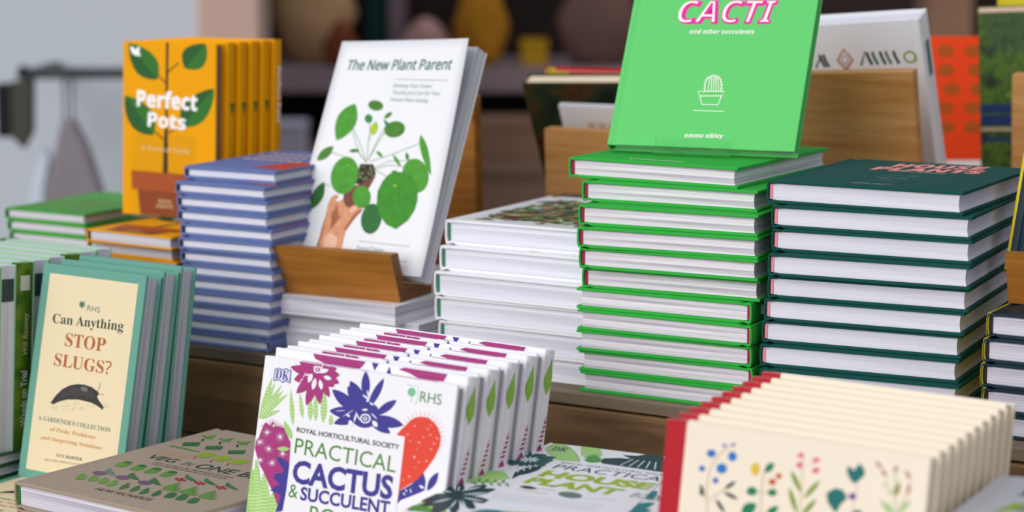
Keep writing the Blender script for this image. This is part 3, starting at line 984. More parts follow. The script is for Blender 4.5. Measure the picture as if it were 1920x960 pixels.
('P',3,'skin',[(34,18.9),(35.1,29.8),(35,42.8),(35.4,50.3),(35.6,54.8),(35.1,64.2),(35.8,69.3),(37.9,73.8),(40.7,76),(45,74.8),(44.8,72.5),(42.4,69),(41.8,63.8),(42.3,58.2),(44.5,58.7),(45,64.3),(47.6,68.8),(51.4,72.2),(53.2,70.5),(53.4,66.8),(51.4,61.6),(51.6,55.1),(52.8,52.6),(56.9,57.7),(61.4,62.8),(66,66.1),(69.2,66.9),(72.8,64.7),(77.4,62.1),(76.4,59.6),(72.6,55.1),(69.1,49.3),(66.6,44),(64,39),(64,30.2),(64.5,21.4)]),
('P',4,'skindark',[(42.3,58.2),(44.5,58.7),(45,64.3),(46.3,65.9),(47.1,60.4),(51.3,54.7),(52.8,52.6),(54.1,53.8),(50.1,45.7),(45.4,39.8),(49.3,48.3),(46,53.6)]),
('P',4,'skindark',[(65.2,48.7),(68.8,56.3),(74.3,61.9),(77.4,62.1),(76.4,59.6),(72.6,55.1),(69.1,49.3),(66.6,44),(64,39),(61.7,41.1)]),
('P',5,'skinlight',[(62.5,60.5),(66.3,65),(69.6,65.6),(71.9,63.5),(68.6,60),(65,57.5)]),
('P',4,'skinlight',[(40.7,30.2),(46.4,36.2),(56.4,31.4),(57.2,21.3),(42.7,20.2)]),
('P',4,'skindark',[(34,18.9),(35.1,29.8),(35,42.8),(35.4,50.3),(37.4,39.2),(37.3,28.1),(37,19.2)]),
('E',4,'leaf1',46.2,96.2,16.86,-2.53,0.04,-19.52),
('E',5,'leaf4',47.7,106.9,1.05,0.05,0.26,-0.9),
('E',5,'leaf1',73.4,75,10.61,0.66,3.25,-11.53),
('E',5,'leaf5',90.6,53.7,12.11,-0.97,1.17,-15.49),
('P',6,'leaf6',[(108.3,103.2),(118.8,102.7),(129.1,96.1),(136.8,86.2),(139.4,76.1),(138.6,65.8),(133.7,55.2),(122,45.2),(109.9,49.1),(99.9,57.3),(93,68.8),(90.5,82.1),(93.7,92.7),(99.5,100.5)]),
('E',7,'leaf4',109.8,88.8,1.53,0.08,0.39,-1.46),
('S',7,'leaf1',0.4,[(109.8,88.8),(116.6,67.3),(121.8,47)]),
('S',7,'leaf1',0.3,[(109.8,88.8),(132,68.3)]),
('S',7,'leaf1',0.3,[(109.8,88.8),(100,66.2)]),
('S',5,'leaf3',0.4,[(47.7,106.9),(49.7,84.2),(44.5,77.8)]),
('S',1,'pine',0.4,[(81.4,30.1),(143.1,29)]),
('T',1,'slate','Darryl Cheng','n',82.1,19.9,31.2,5.31,0.3,0,0),
('T',1,'slate','ABRAMS IMAGE','n',127.1,13.1,16.8,1,0.4,0,0),
],
'cacti': [
('T',1,'magenta','CACTI','h',47.1,125.4,93.8,23.57,1.2,0,0.02),
('T',2,'cream','CACTI','h',46.9,125.6,91.8,22.46,1.2,0,-0.022),
('T',1,'cream','and other succulents','h',60.6,114.8,61.7,4.41,1.1,0,0),
('T',1,'cream','emma sibley','h',73.2,9.8,36.5,4.25,1.2,0,0),
('S',1,'cream',0.9,[(78.8,56.2),(103.6,57),(102.2,52.4),(80.7,51.7),(78.8,56.2),(84.2,56.3)]),
('S',1,'cream',0.9,[(81.2,51.7),(84.3,43.2),(99.8,43.4),(101.3,52.4)]),
('S',1,'cream',0.9,[(85,56.4),(84.2,62.6),(84.5,67.2),(86.6,70.5),(90.4,72.2),(95,71.1),(98,68.1),(99.6,63.1),(100.3,56.9)]),
('S',1,'cream',0.7,[(88.4,56.5),(87.5,62.7),(87.7,70.7)]),
('S',1,'cream',0.7,[(90.9,56.6),(90.1,62.8),(89.3,70.7)]),
('S',1,'cream',0.7,[(93.4,56.6),(92.6,62.9),(91,70.8)]),
('S',1,'cream',0.7,[(95.6,56.7),(94.8,63),(92.4,70.8)]),
('S',1,'cream',0.7,[(97.9,56.8),(97.1,63),(93.9,70.9)]),
('S',1,'cream',0.7,[(85,56.4),(83.5,55.8)]),
('S',1,'cream',0.7,[(84.2,62.6),(82.5,63.3)]),
('S',1,'cream',0.7,[(84.5,67.2),(83.1,68.5)]),
('S',1,'cream',0.7,[(86.6,70.5),(85.8,72.1)]),
('S',1,'cream',0.7,[(90.4,72.2),(90.1,74)]),
('S',1,'cream',0.7,[(95,71.1),(95.3,72.8)]),
('S',1,'cream',0.7,[(98,68.1),(98.9,69.5)]),
('S',1,'cream',0.7,[(99.6,63.1),(101.1,63.9)]),
('S',1,'cream',0.7,[(100.3,56.9),(102,56.3)]),
('S',1,'cream',0.7,[(84.5,59.4),(82.8,59.4)]),
('S',1,'cream',0.7,[(84.3,64.8),(82.8,65.8)]),
('S',1,'cream',0.7,[(85.5,69),(84.4,70.5)]),
('S',1,'cream',0.7,[(88.5,71.4),(87.9,73.2)]),
('S',1,'cream',0.7,[(92.7,71.7),(92.7,73.5)]),
('S',1,'cream',0.7,[(96.6,69.7),(97.2,71.3)]),
('S',1,'cream',0.7,[(98.9,65.6),(100,66.8)]),
('S',1,'cream',0.7,[(100.1,59.9),(101.8,60)]),
('S',1,'cream',0.7,[(76.9,36.9),(106,36.9)]),
],
'pots': [
('F',1,'potleaf',8.8,181.3,35.14,-37.28,-11.89,-8.06,0.6),
('P',2,'potleafdark',[(8.7,181.5),(8.3,173.8),(10,165.1),(13.5,157),(18.8,150.2),(26.7,145.8),(35,144.1),(44,144.1),(8.7,181.5)]),
('F',1,'potleaf',103.4,183,-25.3,-26.36,-11.76,8.1,0.6),
('P',2,'potleafdark',[(103.2,182.9),(95.7,183),(87.7,181.5),(80.9,178.8),(75.9,174.8),(74.1,169),(75.1,163.1),(78,156.7),(103.2,182.9)]),
('F',1,'potleaf',4,125.8,35.3,-40.52,-12.82,-8.15,0.6),
('P',2,'potleafdark',[(3.9,125.9),(3.2,117.8),(4.5,108.6),(7.8,99.9),(13.1,92.5),(21.3,87.6),(29.9,85.5),(39.3,85.3),(3.9,125.9)]),
('F',1,'potleaf',113.6,136.7,-39.54,-41.56,-12.04,8.23,0.6),
('P',2,'potleafdark',[(113.4,136.5),(104,134.8),(93.7,131),(84.5,125.7),(77,119.1),(73,110.9),(72.4,103.1),(74,95.1),(113.4,136.5)]),
('P',0,'bark',[(54.6,183.8),(57.9,183.9),(57.1,113),(58,45.5),(51.5,45.2),(54.1,112.9)]),
('S',2,'bark',1.3,[(43.9,149.4),(55.4,139.8)]),
('S',2,'bark',1.3,[(70.6,162.7),(56.8,151.8)]),
('S',2,'bark',1.3,[(40.5,89.6),(52.3,81.6)]),
('S',2,'bark',1.3,[(80.1,99.1),(56.7,87.7)]),
('T',3,'white','Perfect','i',18.6,115.4,75,16.95,-1.9,0,0.012),
('T',3,'white','Pots','i',32.2,94.7,47.3,14.84,-2.8,0,0.012),
('T',3,'palegold','A Practical Guide','g',24.8,69,59.8,5.54,-1.5,0,0),
('P',1,'terra',[(12.3,46.9),(100.2,45),(99.2,25.4),(13.2,27.1)]),
('P',1,'terradark',[(20,26.8),(92.3,25.6),(87.6,-2.7),(24.2,-1.4)]),
('T',2,'palegold','SIMON','g',45.9,13.9,16.2,3.84,-1.4,0,0),
('T',2,'palegold','AKEROYD','g',43.5,8.6,21.2,3.84,-0.9,0,0),
('F',3,'white',10.8,178.6,6.82,-10.36,-2.43,-1.17,0.5),
('F',3,'white',21.8,178.2,-5.48,-9.64,-2.26,0.87,0.5),
('F',3,'white',15.1,172.7,8.28,-4.42,-1.38,-1.79,0.5),
],
'houseplant': [
('P',0,'limewash',[(6,216.4),(4.9,233.9),(16.6,234.4),(40.5,207.3),(51.1,188.7),(32.8,184.3),(17,200.2)]),
('P',0,'limewash',[(28.5,236.9),(45.2,237.4),(57.8,216.5),(51.9,199.9),(42.6,208.4)]),
('P',0,'limewash',[(-3.9,102.6),(-1.1,132.1),(13,134.4),(27.5,116.8),(17.3,94),(3.5,91.6)]),
('P',0,'limewash',[(6.5,-7.7),(2.3,26.4),(21.5,22.8),(37.9,4.7),(29.2,-17.5)]),
('P',0,'limewash',[(64.3,43.4),(75.5,49.4),(87.5,35.6),(72.8,23.3)]),
('S',1,'bottle',0.3,[(12.6,235.7),(27.8,222.5),(46.9,197.2),(51.6,186.4)]),
('T',2,'bottle','DK','s',13,211.8,13.1,11.78,6.2,0,0),
('S',2,'bottle',0.3,[(7.3,222.8),(21.5,224.7),(26.5,213.5),(12.5,208.8),(7.3,222.8)]),
('F',1,'bottle',12.5,175,18.92,7.3,3.61,-7.11,0.55),
('F',1,'bottle',12.5,175.1,19.32,-2.12,3.33,-7.1,0.55),
('F',1,'bottle',12.6,175,21.74,-11.02,2.9,-6.93,0.55),
('F',1,'bottle',12.6,175,13.58,-15.32,1.42,-5.63,0.55),
('F',1,'bottle',12.5,175,8.94,-20.56,-2.71,1.17,0.55),
('F',1,'bottle',12.5,174.9,2.44,-21.28,-4.06,5.49,0.55),
('F',1,'bottle',12.5,175,-7.86,-19.58,-4.02,6.74,0.55),
('F',1,'bottle',12.5,175,-14.58,-15.58,-3.9,6.99,0.55),
('F',1,'bottle',12.5,175,-15.68,-5.68,-3.72,7.16,0.55),
('F',1,'bottle',12.6,175,-19.34,1.96,-3.47,7.22,0.55),
('F',1,'bottle',12.6,175,-19.48,11.66,-2.9,7.03,0.55),
('F',1,'bottle',12.6,175,-14.46,15.22,-1.75,6.07,0.55),
('F',1,'bottle',12.6,174.9,-10.16,23.82,2.82,-1.38,0.55),
('F',1,'bottle',12.5,175,-0.98,21.06,4.11,-5.94,0.55),
('F',1,'bottle',12.5,174.9,5.34,22.16,4.04,-6.66,0.55),
('F',1,'bottle',12.5,175.1,16.46,16.88,3.8,-7.03,0.55),
('F',2,'paleaqua',13,175.4,7.56,4.04,1.31,-2.51,0.5),
('F',2,'paleaqua',13,175.4,9.12,-3.34,1.1,-2.49,0.5),
('F',2,'paleaqua',13.1,175.4,6.44,-9.1,0.1,-1.48,0.5),
('F',2,'paleaqua',13,175.3,0.76,-10.62,-1.44,2.03,0.5),
('F',2,'paleaqua',13.1,175.3,-5.3,-7.2,-1.38,2.45,0.5),
('F',2,'paleaqua',13.1,175.4,-8.94,-0.36,-1.25,2.54,0.5),
('F',2,'paleaqua',13,175.3,-8.4,6.72,-0.87,2.36,0.5),
('F',2,'paleaqua',13,175.3,-3.9,10.68,1.17,-0.93,0.5),
('F',2,'paleaqua',13,175.3,2.44,9.6,1.43,-2.35,0.5),
('F',1,'inkgreen',16.6,52.7,-18.28,-23.76,-6.52,10.57,0.6),
('F',1,'inkgreen',16.9,52.4,-27.62,24.12,-4.01,11.57,0.6),
('F',1,'inkgreen',16.8,52.4,-14.06,33.86,5.25,-3.33,0.6),
('F',1,'inkgreen',16.6,52.4,5.7,36.92,5.61,-8.32,0.6),
('F',1,'inkgreen',16.6,52.6,16.64,30.46,4.32,-7.06,0.6),
('F',1,'inkgreen',16.9,52.7,34.24,-4.86,3.54,-7.21,0.6),
('F',1,'inkgreen',17,52.5,29.76,-25.18,3.29,-9.55,0.6),
('F',1,'inkgreen',17.1,52,22.68,-46.34,-4.75,1.06,0.6),
('F',1,'inkgreen',16.8,52,7.2,-50.3,-8.83,10.65,0.6),
('F',1,'inkgreen',16.6,52.4,-9.1,-37.04,-5.58,8.24,0.6),
('F',2,'paleaqua',13.3,65.1,7.22,18.38,1.11,-1.76,0.5),
('F',2,'paleaqua',19.4,56.5,13.14,14.14,1.05,-1.8,0.5),
('F',2,'paleaqua',23.6,49.3,19.04,-1.42,0.91,-1.81,0.5),
('F',2,'paleaqua',9.8,58.5,-13.78,2.24,-0.94,1.85,0.5),
('F',2,'paleaqua',17.9,43.9,-7.02,-17.6,-1.1,1.68,0.5),
('F',2,'paleaqua',22.9,41.8,7.24,-23.4,-1.2,1.12,0.5),
('F',2,'paleaqua',25.8,43.3,15.48,-19,0.19,-1.42,0.5),
('F',2,'paleaqua',11.4,64.1,-7.46,15.44,0.72,-0.2,0.5),
('F',1,'fern',6.8,94.8,7.74,-7.16,0.76,-2.33,0.5),
('F',1,'fern',9.9,95.7,-1.34,9.26,1.61,-2.03,0.5),
('F',1,'fern',12.8,96.6,7.7,-7.16,0.75,-2.33,0.5),
('F',1,'fern',15.8,97.4,-1.3,9.26,1.6,-2.03,0.5),
('F',1,'fern',19,98.3,7.64,-7.18,0.74,-2.33,0.5),
('F',1,'fern',21.9,99.2,-1.26,9.26,1.59,-2.03,0.5),
('F',1,'fern',25,100.1,7.6,-7.18,0.73,-2.33,0.5),
('F',1,'fern',28,100.9,-1.24,9.26,1.58,-2.03,0.5),
('F',1,'fern',31,101.8,7.56,-7.18,0.72,-2.33,0.5),
('S',1,'fern',0.5,[(4,95.3),(34.7,103.3)]),
('P',1,'inkgreen',[(29.5,115.4),(22,134.1),(22.3,145.6),(24.3,155),(31.8,162.6),(35,150.3),(32.6,135.7),(29.2,127.8)]),
('S',2,'paleaqua',1.2,[(24.5,135.4),(15.4,151.3)]),
('S',2,'paleaqua',1.2,[(26.3,141.5),(18.8,155.7)]),
('S',2,'paleaqua',1.2,[(28.2,147.7),(22.3,160.1)]),
('P',1,'inkgreen',[(64.1,198.3),(63.4,207.6),(74.2,214.4),(83.9,215.3),(72.1,224.1),(83.3,227.4),(90,240.3),(99.6,238.8),(118.2,211.4),(125.9,188.6),(103,190.2),(85.2,191.1),(69.8,191.8)]),
('S',2,'paleaqua',1.1,[(84.6,192.4),(85.3,215)]),
('S',2,'paleaqua',1.1,[(92,192.7),(90.3,215)]),
('S',2,'paleaqua',1.1,[(99.3,192.9),(95.3,215)]),
('S',2,'paleaqua',1.1,[(106.6,193.2),(100.3,215)]),
('S',2,'paleaqua',1.1,[(113.9,193.5),(105.3,215)]),
('F',1,'fern',61.7,191.6,3.1,11.12,1.57,-2.76,0.5),
('F',1,'fern',61.6,191.6,-0.88,17.18,1.6,-2.4,0.5),
('F',1,'fern',61.6,191.6,-4.84,21.96,1.53,-1.84,0.5),
('F',1,'fern',61.7,191.5,-8.44,25.02,1.31,-1.08,0.5),
('F',1,'fern',61.7,191.5,-11.4,26.1,0.95,-0.15,0.5),
('F',1,'fern',61.7,191.5,-13.44,25.1,0.48,0.82,0.5),
('F',1,'fern',61.7,191.5,-14.42,22.12,-0.03,1.69,0.5),
('F',1,'fern',61.7,191.6,-14.24,17.4,-0.5,2.34,0.5),
('F',1,'fern',61.7,191.6,-12.94,11.32,-0.9,2.75,0.5),
('F',1,'fern',61.6,191.7,-10.64,4.44,-1.2,2.95,0.5),
('F',1,'teal',145.6,70.9,9.46,32.46,4.66,-8.35,0.5),
('F',1,'teal',147.3,67.4,14.24,16.56,3.49,-6.99,0.5),
('F',1,'teal',149.9,64,-6.02,37.96,3.74,-4.7,0.5),
('F',1,'teal',145.1,109.5,-1.98,25.1,4.89,-7.06,0.5),
('F',1,'teal',48.8,14.9,23.92,12.78,4.68,-8.55,0.5),
('P',1,'fern',[(6.7,-12),(1.9,12.4),(7.3,19.9),(21,9),(29,-8.9)]),
('P',3,'paperwhite',[(31.8,183.8),(131.2,182.3),(152.8,48.5),(46.8,27.3)]),
('T',4,'bottle','ROYAL HORTICULTURAL SOCIETY','g',40.5,176.2,96.4,4.24,0.9,0,0.01),
('T',4,'charcoal','PRACTICAL','g',41.6,158.5,100.1,13.35,1.1,0,0),
('T',4,'olive','HOUSE','g',42.5,132.3,93.6,18.87,1.3,0,0.05),
('T',4,'olive','PLANT','g',41.9,109.6,79,17.9,-0.9,0,0.05),
('T',4,'slate','BOOK','g',131.2,109.2,28.1,13.37,0.2,0,0),
('F',4,'soil',45.2,97.6,15.82,0.24,2.02,-4.19,0.5),
('S',4,'salmon',0.9,[(57.1,98.2),(75.9,98.6)]),
('S',4,'salmon',0.9,[(48.6,88.8),(73.5,87.8)]),
('E',4,'mossgrey',90.7,93.2,9.65,0.97,3.85,-8.22),
('S',4,'aqua',1.2,[(103.7,89.8),(117.2,91.4)]),
('S',4,'salmon',0.9,[(114.4,94.6),(127.6,94.2)]),
('S',4,'slatelight',0.5,[(38.3,71.4),(125.8,78.5)]),
('S',4,'slatelight',0.5,[(40,66.1),(126.2,72.8)]),
('S',4,'slatelight',0.5,[(41.6,60.9),(126.6,67.2)]),
('S',4,'slatelight',0.5,[(43.2,55.7),(127,61.6)]),
],
'veg': [
('T',1,'soil','HUW RICHARDS','g',74.2,20,62,6.95,1.6,0,0),
('T',1,'forest','VEG','g',29.1,121.5,32.3,11.94,1.7,0,0.012),
('T',1,'mossgrey','IN','g',70.7,121.9,9.4,11.45,-3.6,0,0),
('T',1,'forest','ONE BED','g',86,121.7,85.8,14.44,1.4,0,0.012),
('T',1,'soil','HOW TO GROW AN ABUNDANCE OF FOOD','g',48.5,112.9,91.1,2.74,1.1,0,0),
('T',1,'soil','IN JUST ONE RAISED BED MONTH BY MONTH','g',50,108.2,87.5,2.73,0.3,0,0),
('S',0,'linenlight',0.5,[(23,95.1),(28.8,15.9),(186.5,14)]),
('F',1,'vegleaf',35.3,48.3,0.12,-13.2,-7.64,6.16,0.3),
('F',1,'vegleaf',47.5,50.6,0.06,-13.16,-7.56,6.16,0.3),
('F',1,'vegleaf',60.3,50.3,-0.02,-13.12,-7.46,6.13,0.3),
('F',1,'leaf1',72.6,36,-6.04,18.5,2.3,-1.71,0.5),
('F',1,'leaf1',73.9,34.7,-2.76,15.38,2.32,-1.83,0.5),
('F',1,'leaf1',75.2,33.6,0.48,12.26,2.32,-1.93,0.5),
('F',1,'leaf5',87.9,34.9,-5.84,18.4,2.26,-1.7,0.5),
('F',1,'leaf5',89.1,33.8,-2.64,15.28,2.28,-1.81,0.5),
('F',1,'leaf5',90.4,32.6,0.56,12.2,2.28,-1.92,0.5),
('F',1,'leaf5',100.2,35,-5.7,18.32,2.24,-1.69,0.5),
('F',1,'leaf5',101.5,33.9,-2.52,15.22,2.26,-1.81,0.5),
('F',1,'leaf5',102.7,32.7,0.62,12.16,2.26,-1.91,0.5),
('F',1,'leaf5',112.5,33.6,-5.56,18.22,2.21,-1.68,0.5),
('F',1,'leaf5',113.7,32.4,-2.42,15.14,2.23,-1.8,0.5),
('F',1,'leaf5',115,31.3,0.68,12.08,2.23,-1.9,0.5),
('F',1,'leaf5',124.9,35,-5.42,18.18,2.18,-1.68,0.5),
('F',1,'leaf5',126.2,33.9,-2.32,15.1,2.2,-1.79,0.5),
('F',1,'leaf5',127.3,32.7,0.74,12.06,2.2,-1.9,0.5),
('F',1,'leaf5',139,51.2,-1.62,-14.18,-6.58,5.8,0.4),
('F',1,'leaf5',151.4,51.6,-1.68,-14.14,-6.5,5.78,0.4),
('F',1,'leaf5',165.6,50.2,-1.74,-14.04,-6.4,5.75,0.4),
('E',1,'beet',37.9,60.3,5.89,2.34,5.23,-5.06),
('F',1,'mossgrey',37.2,65.5,-3,12.04,2.42,-1.87,0.5),
('F',1,'mossgrey',37.3,65.5,2.64,8.2,2.42,-2.12,0.5),
('F',1,'mossgrey',37.3,65.5,8.24,4.42,2.32,-2.23,0.5),
('F',1,'mossgrey',37.3,65.5,13.78,0.68,2.18,-2.25,0.5),
('F',1,'mossgrey',37.3,65.5,19.26,-3.04,2.04,-2.24,0.5),
('E',1,'beet',64.5,61.7,5.83,2.32,5.09,-5.03),
('F',1,'leaf5',64,66.8,-2.82,11.94,2.36,-1.86,0.5),
('F',1,'leaf5',63.9,66.8,2.7,8.14,2.36,-2.1,0.5),
('F',1,'leaf5',63.9,66.8,8.16,4.38,2.26,-2.21,0.5),
('F',1,'leaf5',64,66.9,13.56,0.66,2.12,-2.24,0.5),
('F',1,'leaf5',64,66.8,18.92,-3.02,1.98,-2.22,0.5),
('E',1,'beet',91.8,60.5,5.75,2.3,4.95,-4.98),
('F',1,'leaf5',91.3,65.6,-2.64,11.82,2.3,-1.84,0.5),
('F',1,'leaf5',91.3,65.6,2.74,8.08,2.29,-2.08,0.5),
('F',1,'leaf5',91.3,65.6,8.06,4.34,2.19,-2.19,0.5),
('F',1,'leaf5',91.3,65.6,13.34,0.66,2.05,-2.21,0.5),
('F',1,'leaf5',91.3,65.6,18.56,-2.98,1.92,-2.2,0.5),
('F',1,'vegleaf',29.9,84.6,3.6,18.42,7.39,-6.44,0.6),
('F',2,'leaf5',26.6,97.9,7.58,4.46,3.06,-2.97,0.5),
('F',1,'vegleaf',48.8,83.6,3.7,18.3,7.25,-6.39,0.6),
('F',2,'leaf5',45.6,96.9,7.52,4.44,3,-2.95,0.5),
('F',1,'vegleaf',66,84,3.8,18.2,7.13,-6.36,0.6),
('F',2,'leaf5',63,97.1,7.48,4.42,2.95,-2.94,0.5),
('F',1,'vegleaf',84.5,83.8,3.9,18.1,6.99,-6.32,0.6),
('F',2,'leaf5',81.7,96.8,7.42,4.38,2.89,-2.92,0.5),
('E',1,'radish',104,85.5,1.34,1,2.53,-2.53),
('E',1,'radish',109.4,82.9,1.34,0.99,2.51,-2.51),
('E',1,'radish',107.2,87.9,1.34,1,2.52,-2.53),
('E',1,'radish',112.6,85.3,1.34,0.99,2.51,-2.52),
('F',1,'mossgrey',106.9,91.9,-7.14,10.36,1.81,-0.92,0.5),
('F',1,'leaf5',106.8,92,-1.86,7.54,2.28,-1.86,0.5),
('F',1,'mossgrey',106.8,92,3.4,4.74,2.25,-2.19,0.5),
('F',1,'leaf5',106.8,92,8.6,1.96,2.11,-2.26,0.5),
('F',1,'mossgrey',106.8,92,13.76,-0.78,1.99,-2.27,0.5),
('F',1,'leaf5',106.9,92,18.86,-3.5,1.89,-2.25,0.5),
('E',1,'radish',125.4,86.5,1.33,0.99,2.47,-2.51),
('E',1,'radish',130.7,84,1.33,0.99,2.46,-2.5),
('E',1,'radish',128.6,88.9,1.33,0.99,2.47,-2.52),
('E',1,'radish',133.8,86.3,1.33,0.99,2.45,-2.51),
('F',1,'mossgrey',128.3,92.9,-6.96,10.3,1.77,-0.92,0.5),
('F',1,'leaf5',128.2,93.1,-1.76,7.48,2.24,-1.84,0.5),
('F',1,'mossgrey',128.2,93.1,3.4,4.7,2.2,-2.18,0.5),
('F',1,'leaf5',128.2,93,8.5,1.96,2.07,-2.25,0.5),
('F',1,'mossgrey',128.2,93,13.56,-0.78,1.95,-2.25,0.5),
('F',1,'leaf5',128.3,93,18.6,-3.5,1.85,-2.24,0.5),
('E',1,'radish',149.6,86.7,1.32,0.98,2.41,-2.49),
('E',1,'radish',154.8,84.1,1.32,0.98,2.39,-2.48),
('E',1,'radish',152.8,89.1,1.32,0.98,2.4,-2.5),
('E',1,'radish',158,86.5,1.32,0.98,2.39,-2.49),
('F',1,'mossgrey',152.5,93.1,-6.74,10.22,1.74,-0.91,0.5),
('F',1,'leaf5',152.5,93.1,-1.66,7.44,2.18,-1.83,0.5),
('F',1,'mossgrey',152.5,93.2,3.38,4.68,2.15,-2.16,0.5),
('F',1,'leaf5',152.5,93.1,8.4,1.94,2.01,-2.24,0.5),
('F',1,'mossgrey',152.5,93.2,13.36,-0.78,1.89,-2.24,0.5),
('F',1,'leaf5',152.6,93.1,18.28,-3.46,1.8,-2.22,0.5),
('F',1,'vegleaf',114.7,58.5,0.88,20.72,1.61,-1.41,0.5),
('F',1,'vegleaf',115.6,57.7,4.32,17.24,1.6,-1.45,0.5),
('F',1,'vegleaf',116.5,56.8,7.72,13.78,1.58,-1.49,0.5),
('F',1,'vegleaf',117.5,55.9,11.08,10.36,1.55,-1.52,0.5),
('F',1,'vegleaf',118.4,55,14.42,6.98,1.5,-1.53,0.5),
('F',1,'vegleaf',119.3,54.1,17.7,3.64,1.45,-1.54,0.5),
('F',1,'vegleaf',135.3,57.9,1.06,20.58,1.58,-1.4,0.5),
('F',1,'vegleaf',136.2,57,4.42,17.12,1.57,-1.44,0.5),
('F',1,'vegleaf',137.1,56.2,7.74,13.68,1.54,-1.48,0.5),
('F',1,'vegleaf',138,55.2,11.02,10.3,1.51,-1.51,0.5),
('F',1,'vegleaf',139,54.3,14.28,6.94,1.47,-1.52,0.5),
('F',1,'vegleaf',139.8,53.5,17.5,3.62,1.42,-1.53,0.5),
('F',1,'vegleaf',156.5,57.9,1.22,20.44,1.54,-1.39,0.5),
('F',1,'vegleaf',157.3,57,4.5,17,1.53,-1.43,0.5),
('F',1,'vegleaf',158.2,56.2,7.76,13.6,1.51,-1.47,0.5),
('F',1,'vegleaf',159.1,55.3,10.96,10.22,1.48,-1.5,0.5),
('F',1,'vegleaf',160,54.3,14.14,6.9,1.44,-1.51,0.5),
('F',1,'vegleaf',160.9,53.5,17.3,3.58,1.39,-1.52,0.5),
('F',1,'chard',59.9,152.2,11.4,13.88,6.86,-6.84,0.5),
('S',1,'radish',0.8,[(61,151.2),(67,142.6)]),
('F',1,'chard',80,152.2,11.38,13.8,6.72,-6.8,0.5),
('S',1,'radish',0.8,[(81,151.2),(86.9,142.6)]),
('F',1,'chard',99.7,152.1,11.36,13.72,6.58,-6.75,0.5),
('S',1,'radish',0.8,[(100.8,151.2),(106.5,142.7)]),
('F',1,'leaf5',26.4,170.5,-9.58,12.98,2.97,-1.44,0.5),
('F',1,'leaf5',28.3,171.8,-9.38,13.14,3.08,-1.6,0.5),
('F',1,'leaf5',30.2,173.3,-9.16,13.28,3.19,-1.75,0.5),
('F',1,'leaf5',32.1,174.7,-8.96,13.44,3.28,-1.9,0.5),
('F',1,'leaf5',34,176.1,-8.76,13.6,3.36,-2.03,0.5),
('F',1,'leaf5',35.9,177.5,-8.54,13.74,3.43,-2.15,0.5),
('F',1,'leaf5',51.9,172.8,-9.32,12.9,2.91,-1.43,0.5),
('F',1,'leaf5',53.8,174.2,-9.1,13.06,3.02,-1.59,0.5),
('F',1,'leaf5',55.7,175.6,-8.9,13.22,3.12,-1.75,0.5),
('F',1,'leaf5',57.6,177,-8.7,13.36,3.21,-1.89,0.5),
('F',1,'leaf5',59.4,178.3,-8.48,13.52,3.29,-2.02,0.5),
('F',1,'leaf5',61.3,179.8,-8.28,13.68,3.36,-2.14,0.5),
('F',1,'leaf5',79.1,173,-9.02,12.8,2.85,-1.42,0.5),
('F',1,'leaf5',81,174.3,-8.82,12.96,2.96,-1.58,0.5),
('F',1,'leaf5',82.8,175.8,-8.62,13.1,3.05,-1.73,0.5),
('F',1,'leaf5',84.7,177.2,-8.4,13.26,3.14,-1.87,0.5),
('F',1,'leaf5',86.6,178.5,-8.2,13.4,3.21,-2,0.5),
('F',1,'leaf5',88.4,179.9,-8,13.56,3.28,-2.12,0.5),
('F',1,'vegleaf',21.5,207.3,-11.4,3.14,-2.49,3.01,0.5),
('F',1,'vegleaf',21.6,207.3,0.06,-3.8,-3,2.72,0.5),
('F',1,'vegleaf',21.6,207.3,-5.98,7.16,1.65,-0.4,0.5),
('F',1,'vegleaf',21.5,207.3,5.44,0.2,2.71,-3.02,0.5),
('F',1,'vegleaf',21.6,207.3,-0.54,11.2,3,-2.71,0.5),
('F',1,'soil',21.5,202.2,4.54,-8.02,-2.66,1.81,0.5),
('F',1,'vegleaf',42.3,208,-11.24,3.12,-2.43,2.99,0.5),
('F',1,'vegleaf',42.3,208.1,0.02,-3.78,-2.94,2.7,0.5),
('F',1,'vegleaf',42.2,208,-5.84,7.14,1.63,-0.4,0.5),
('F',1,'vegleaf',42.2,208.1,5.38,0.2,2.65,-3,0.5),
('F',1,'vegleaf',42.2,208,-0.46,11.14,2.94,-2.69,0.5),
('F',1,'soil',42.2,203,4.44,-7.98,-2.61,1.8,0.5),
('F',1,'vegleaf',62.4,209.1,-11.1,3.1,-2.38,2.98,0.5),
('F',1,'vegleaf',62.4,209.2,-0,-3.76,-2.89,2.69,0.5),
('F',1,'vegleaf',62.4,209.1,-5.72,7.1,1.61,-0.4,0.5),
('F',1,'vegleaf',62.4,209.2,5.32,0.2,2.6,-2.99,0.5),
('F',1,'vegleaf',62.4,209.2,-0.36,11.08,2.89,-2.68,0.5),
('F',1,'soil',62.3,204.1,4.32,-7.94,-2.57,1.79,0.5),
('F',1,'carrot',20.6,148.3,6.66,-11.4,-1.46,0.95,0.5),
('F',1,'carrot',24.3,148.7,6.72,-11.32,-1.44,0.93,0.5),
('F',1,'carrot',28.1,149,6.8,-11.24,-1.43,0.9,0.5),
('F',1,'carrot',31.9,149.4,6.86,-11.16,-1.41,0.88,0.5),
('F',1,'carrot',35.5,149.7,6.92,-11.08,-1.39,0.85,0.5),
('F',1,'carrot',39.3,150.1,6.98,-11,-1.37,0.83,0.5),
('F',1,'carrot',43.1,150.5,7.04,-10.94,-1.34,0.8,0.5),
('F',1,'carrot',46.8,150.8,7.1,-10.86,-1.32,0.77,0.5),
('F',1,'carrot',50.5,151.1,7.16,-10.78,-1.3,0.74,0.5),
('F',1,'carrot',54.2,151.4,7.22,-10.7,-1.27,0.71,0.5),
('F',1,'vegleaf',18,162.5,-0.74,5.68,1.84,-1.57,0.5),
('F',1,'vegleaf',21.4,162.5,-0.36,5.32,1.84,-1.6,0.5),
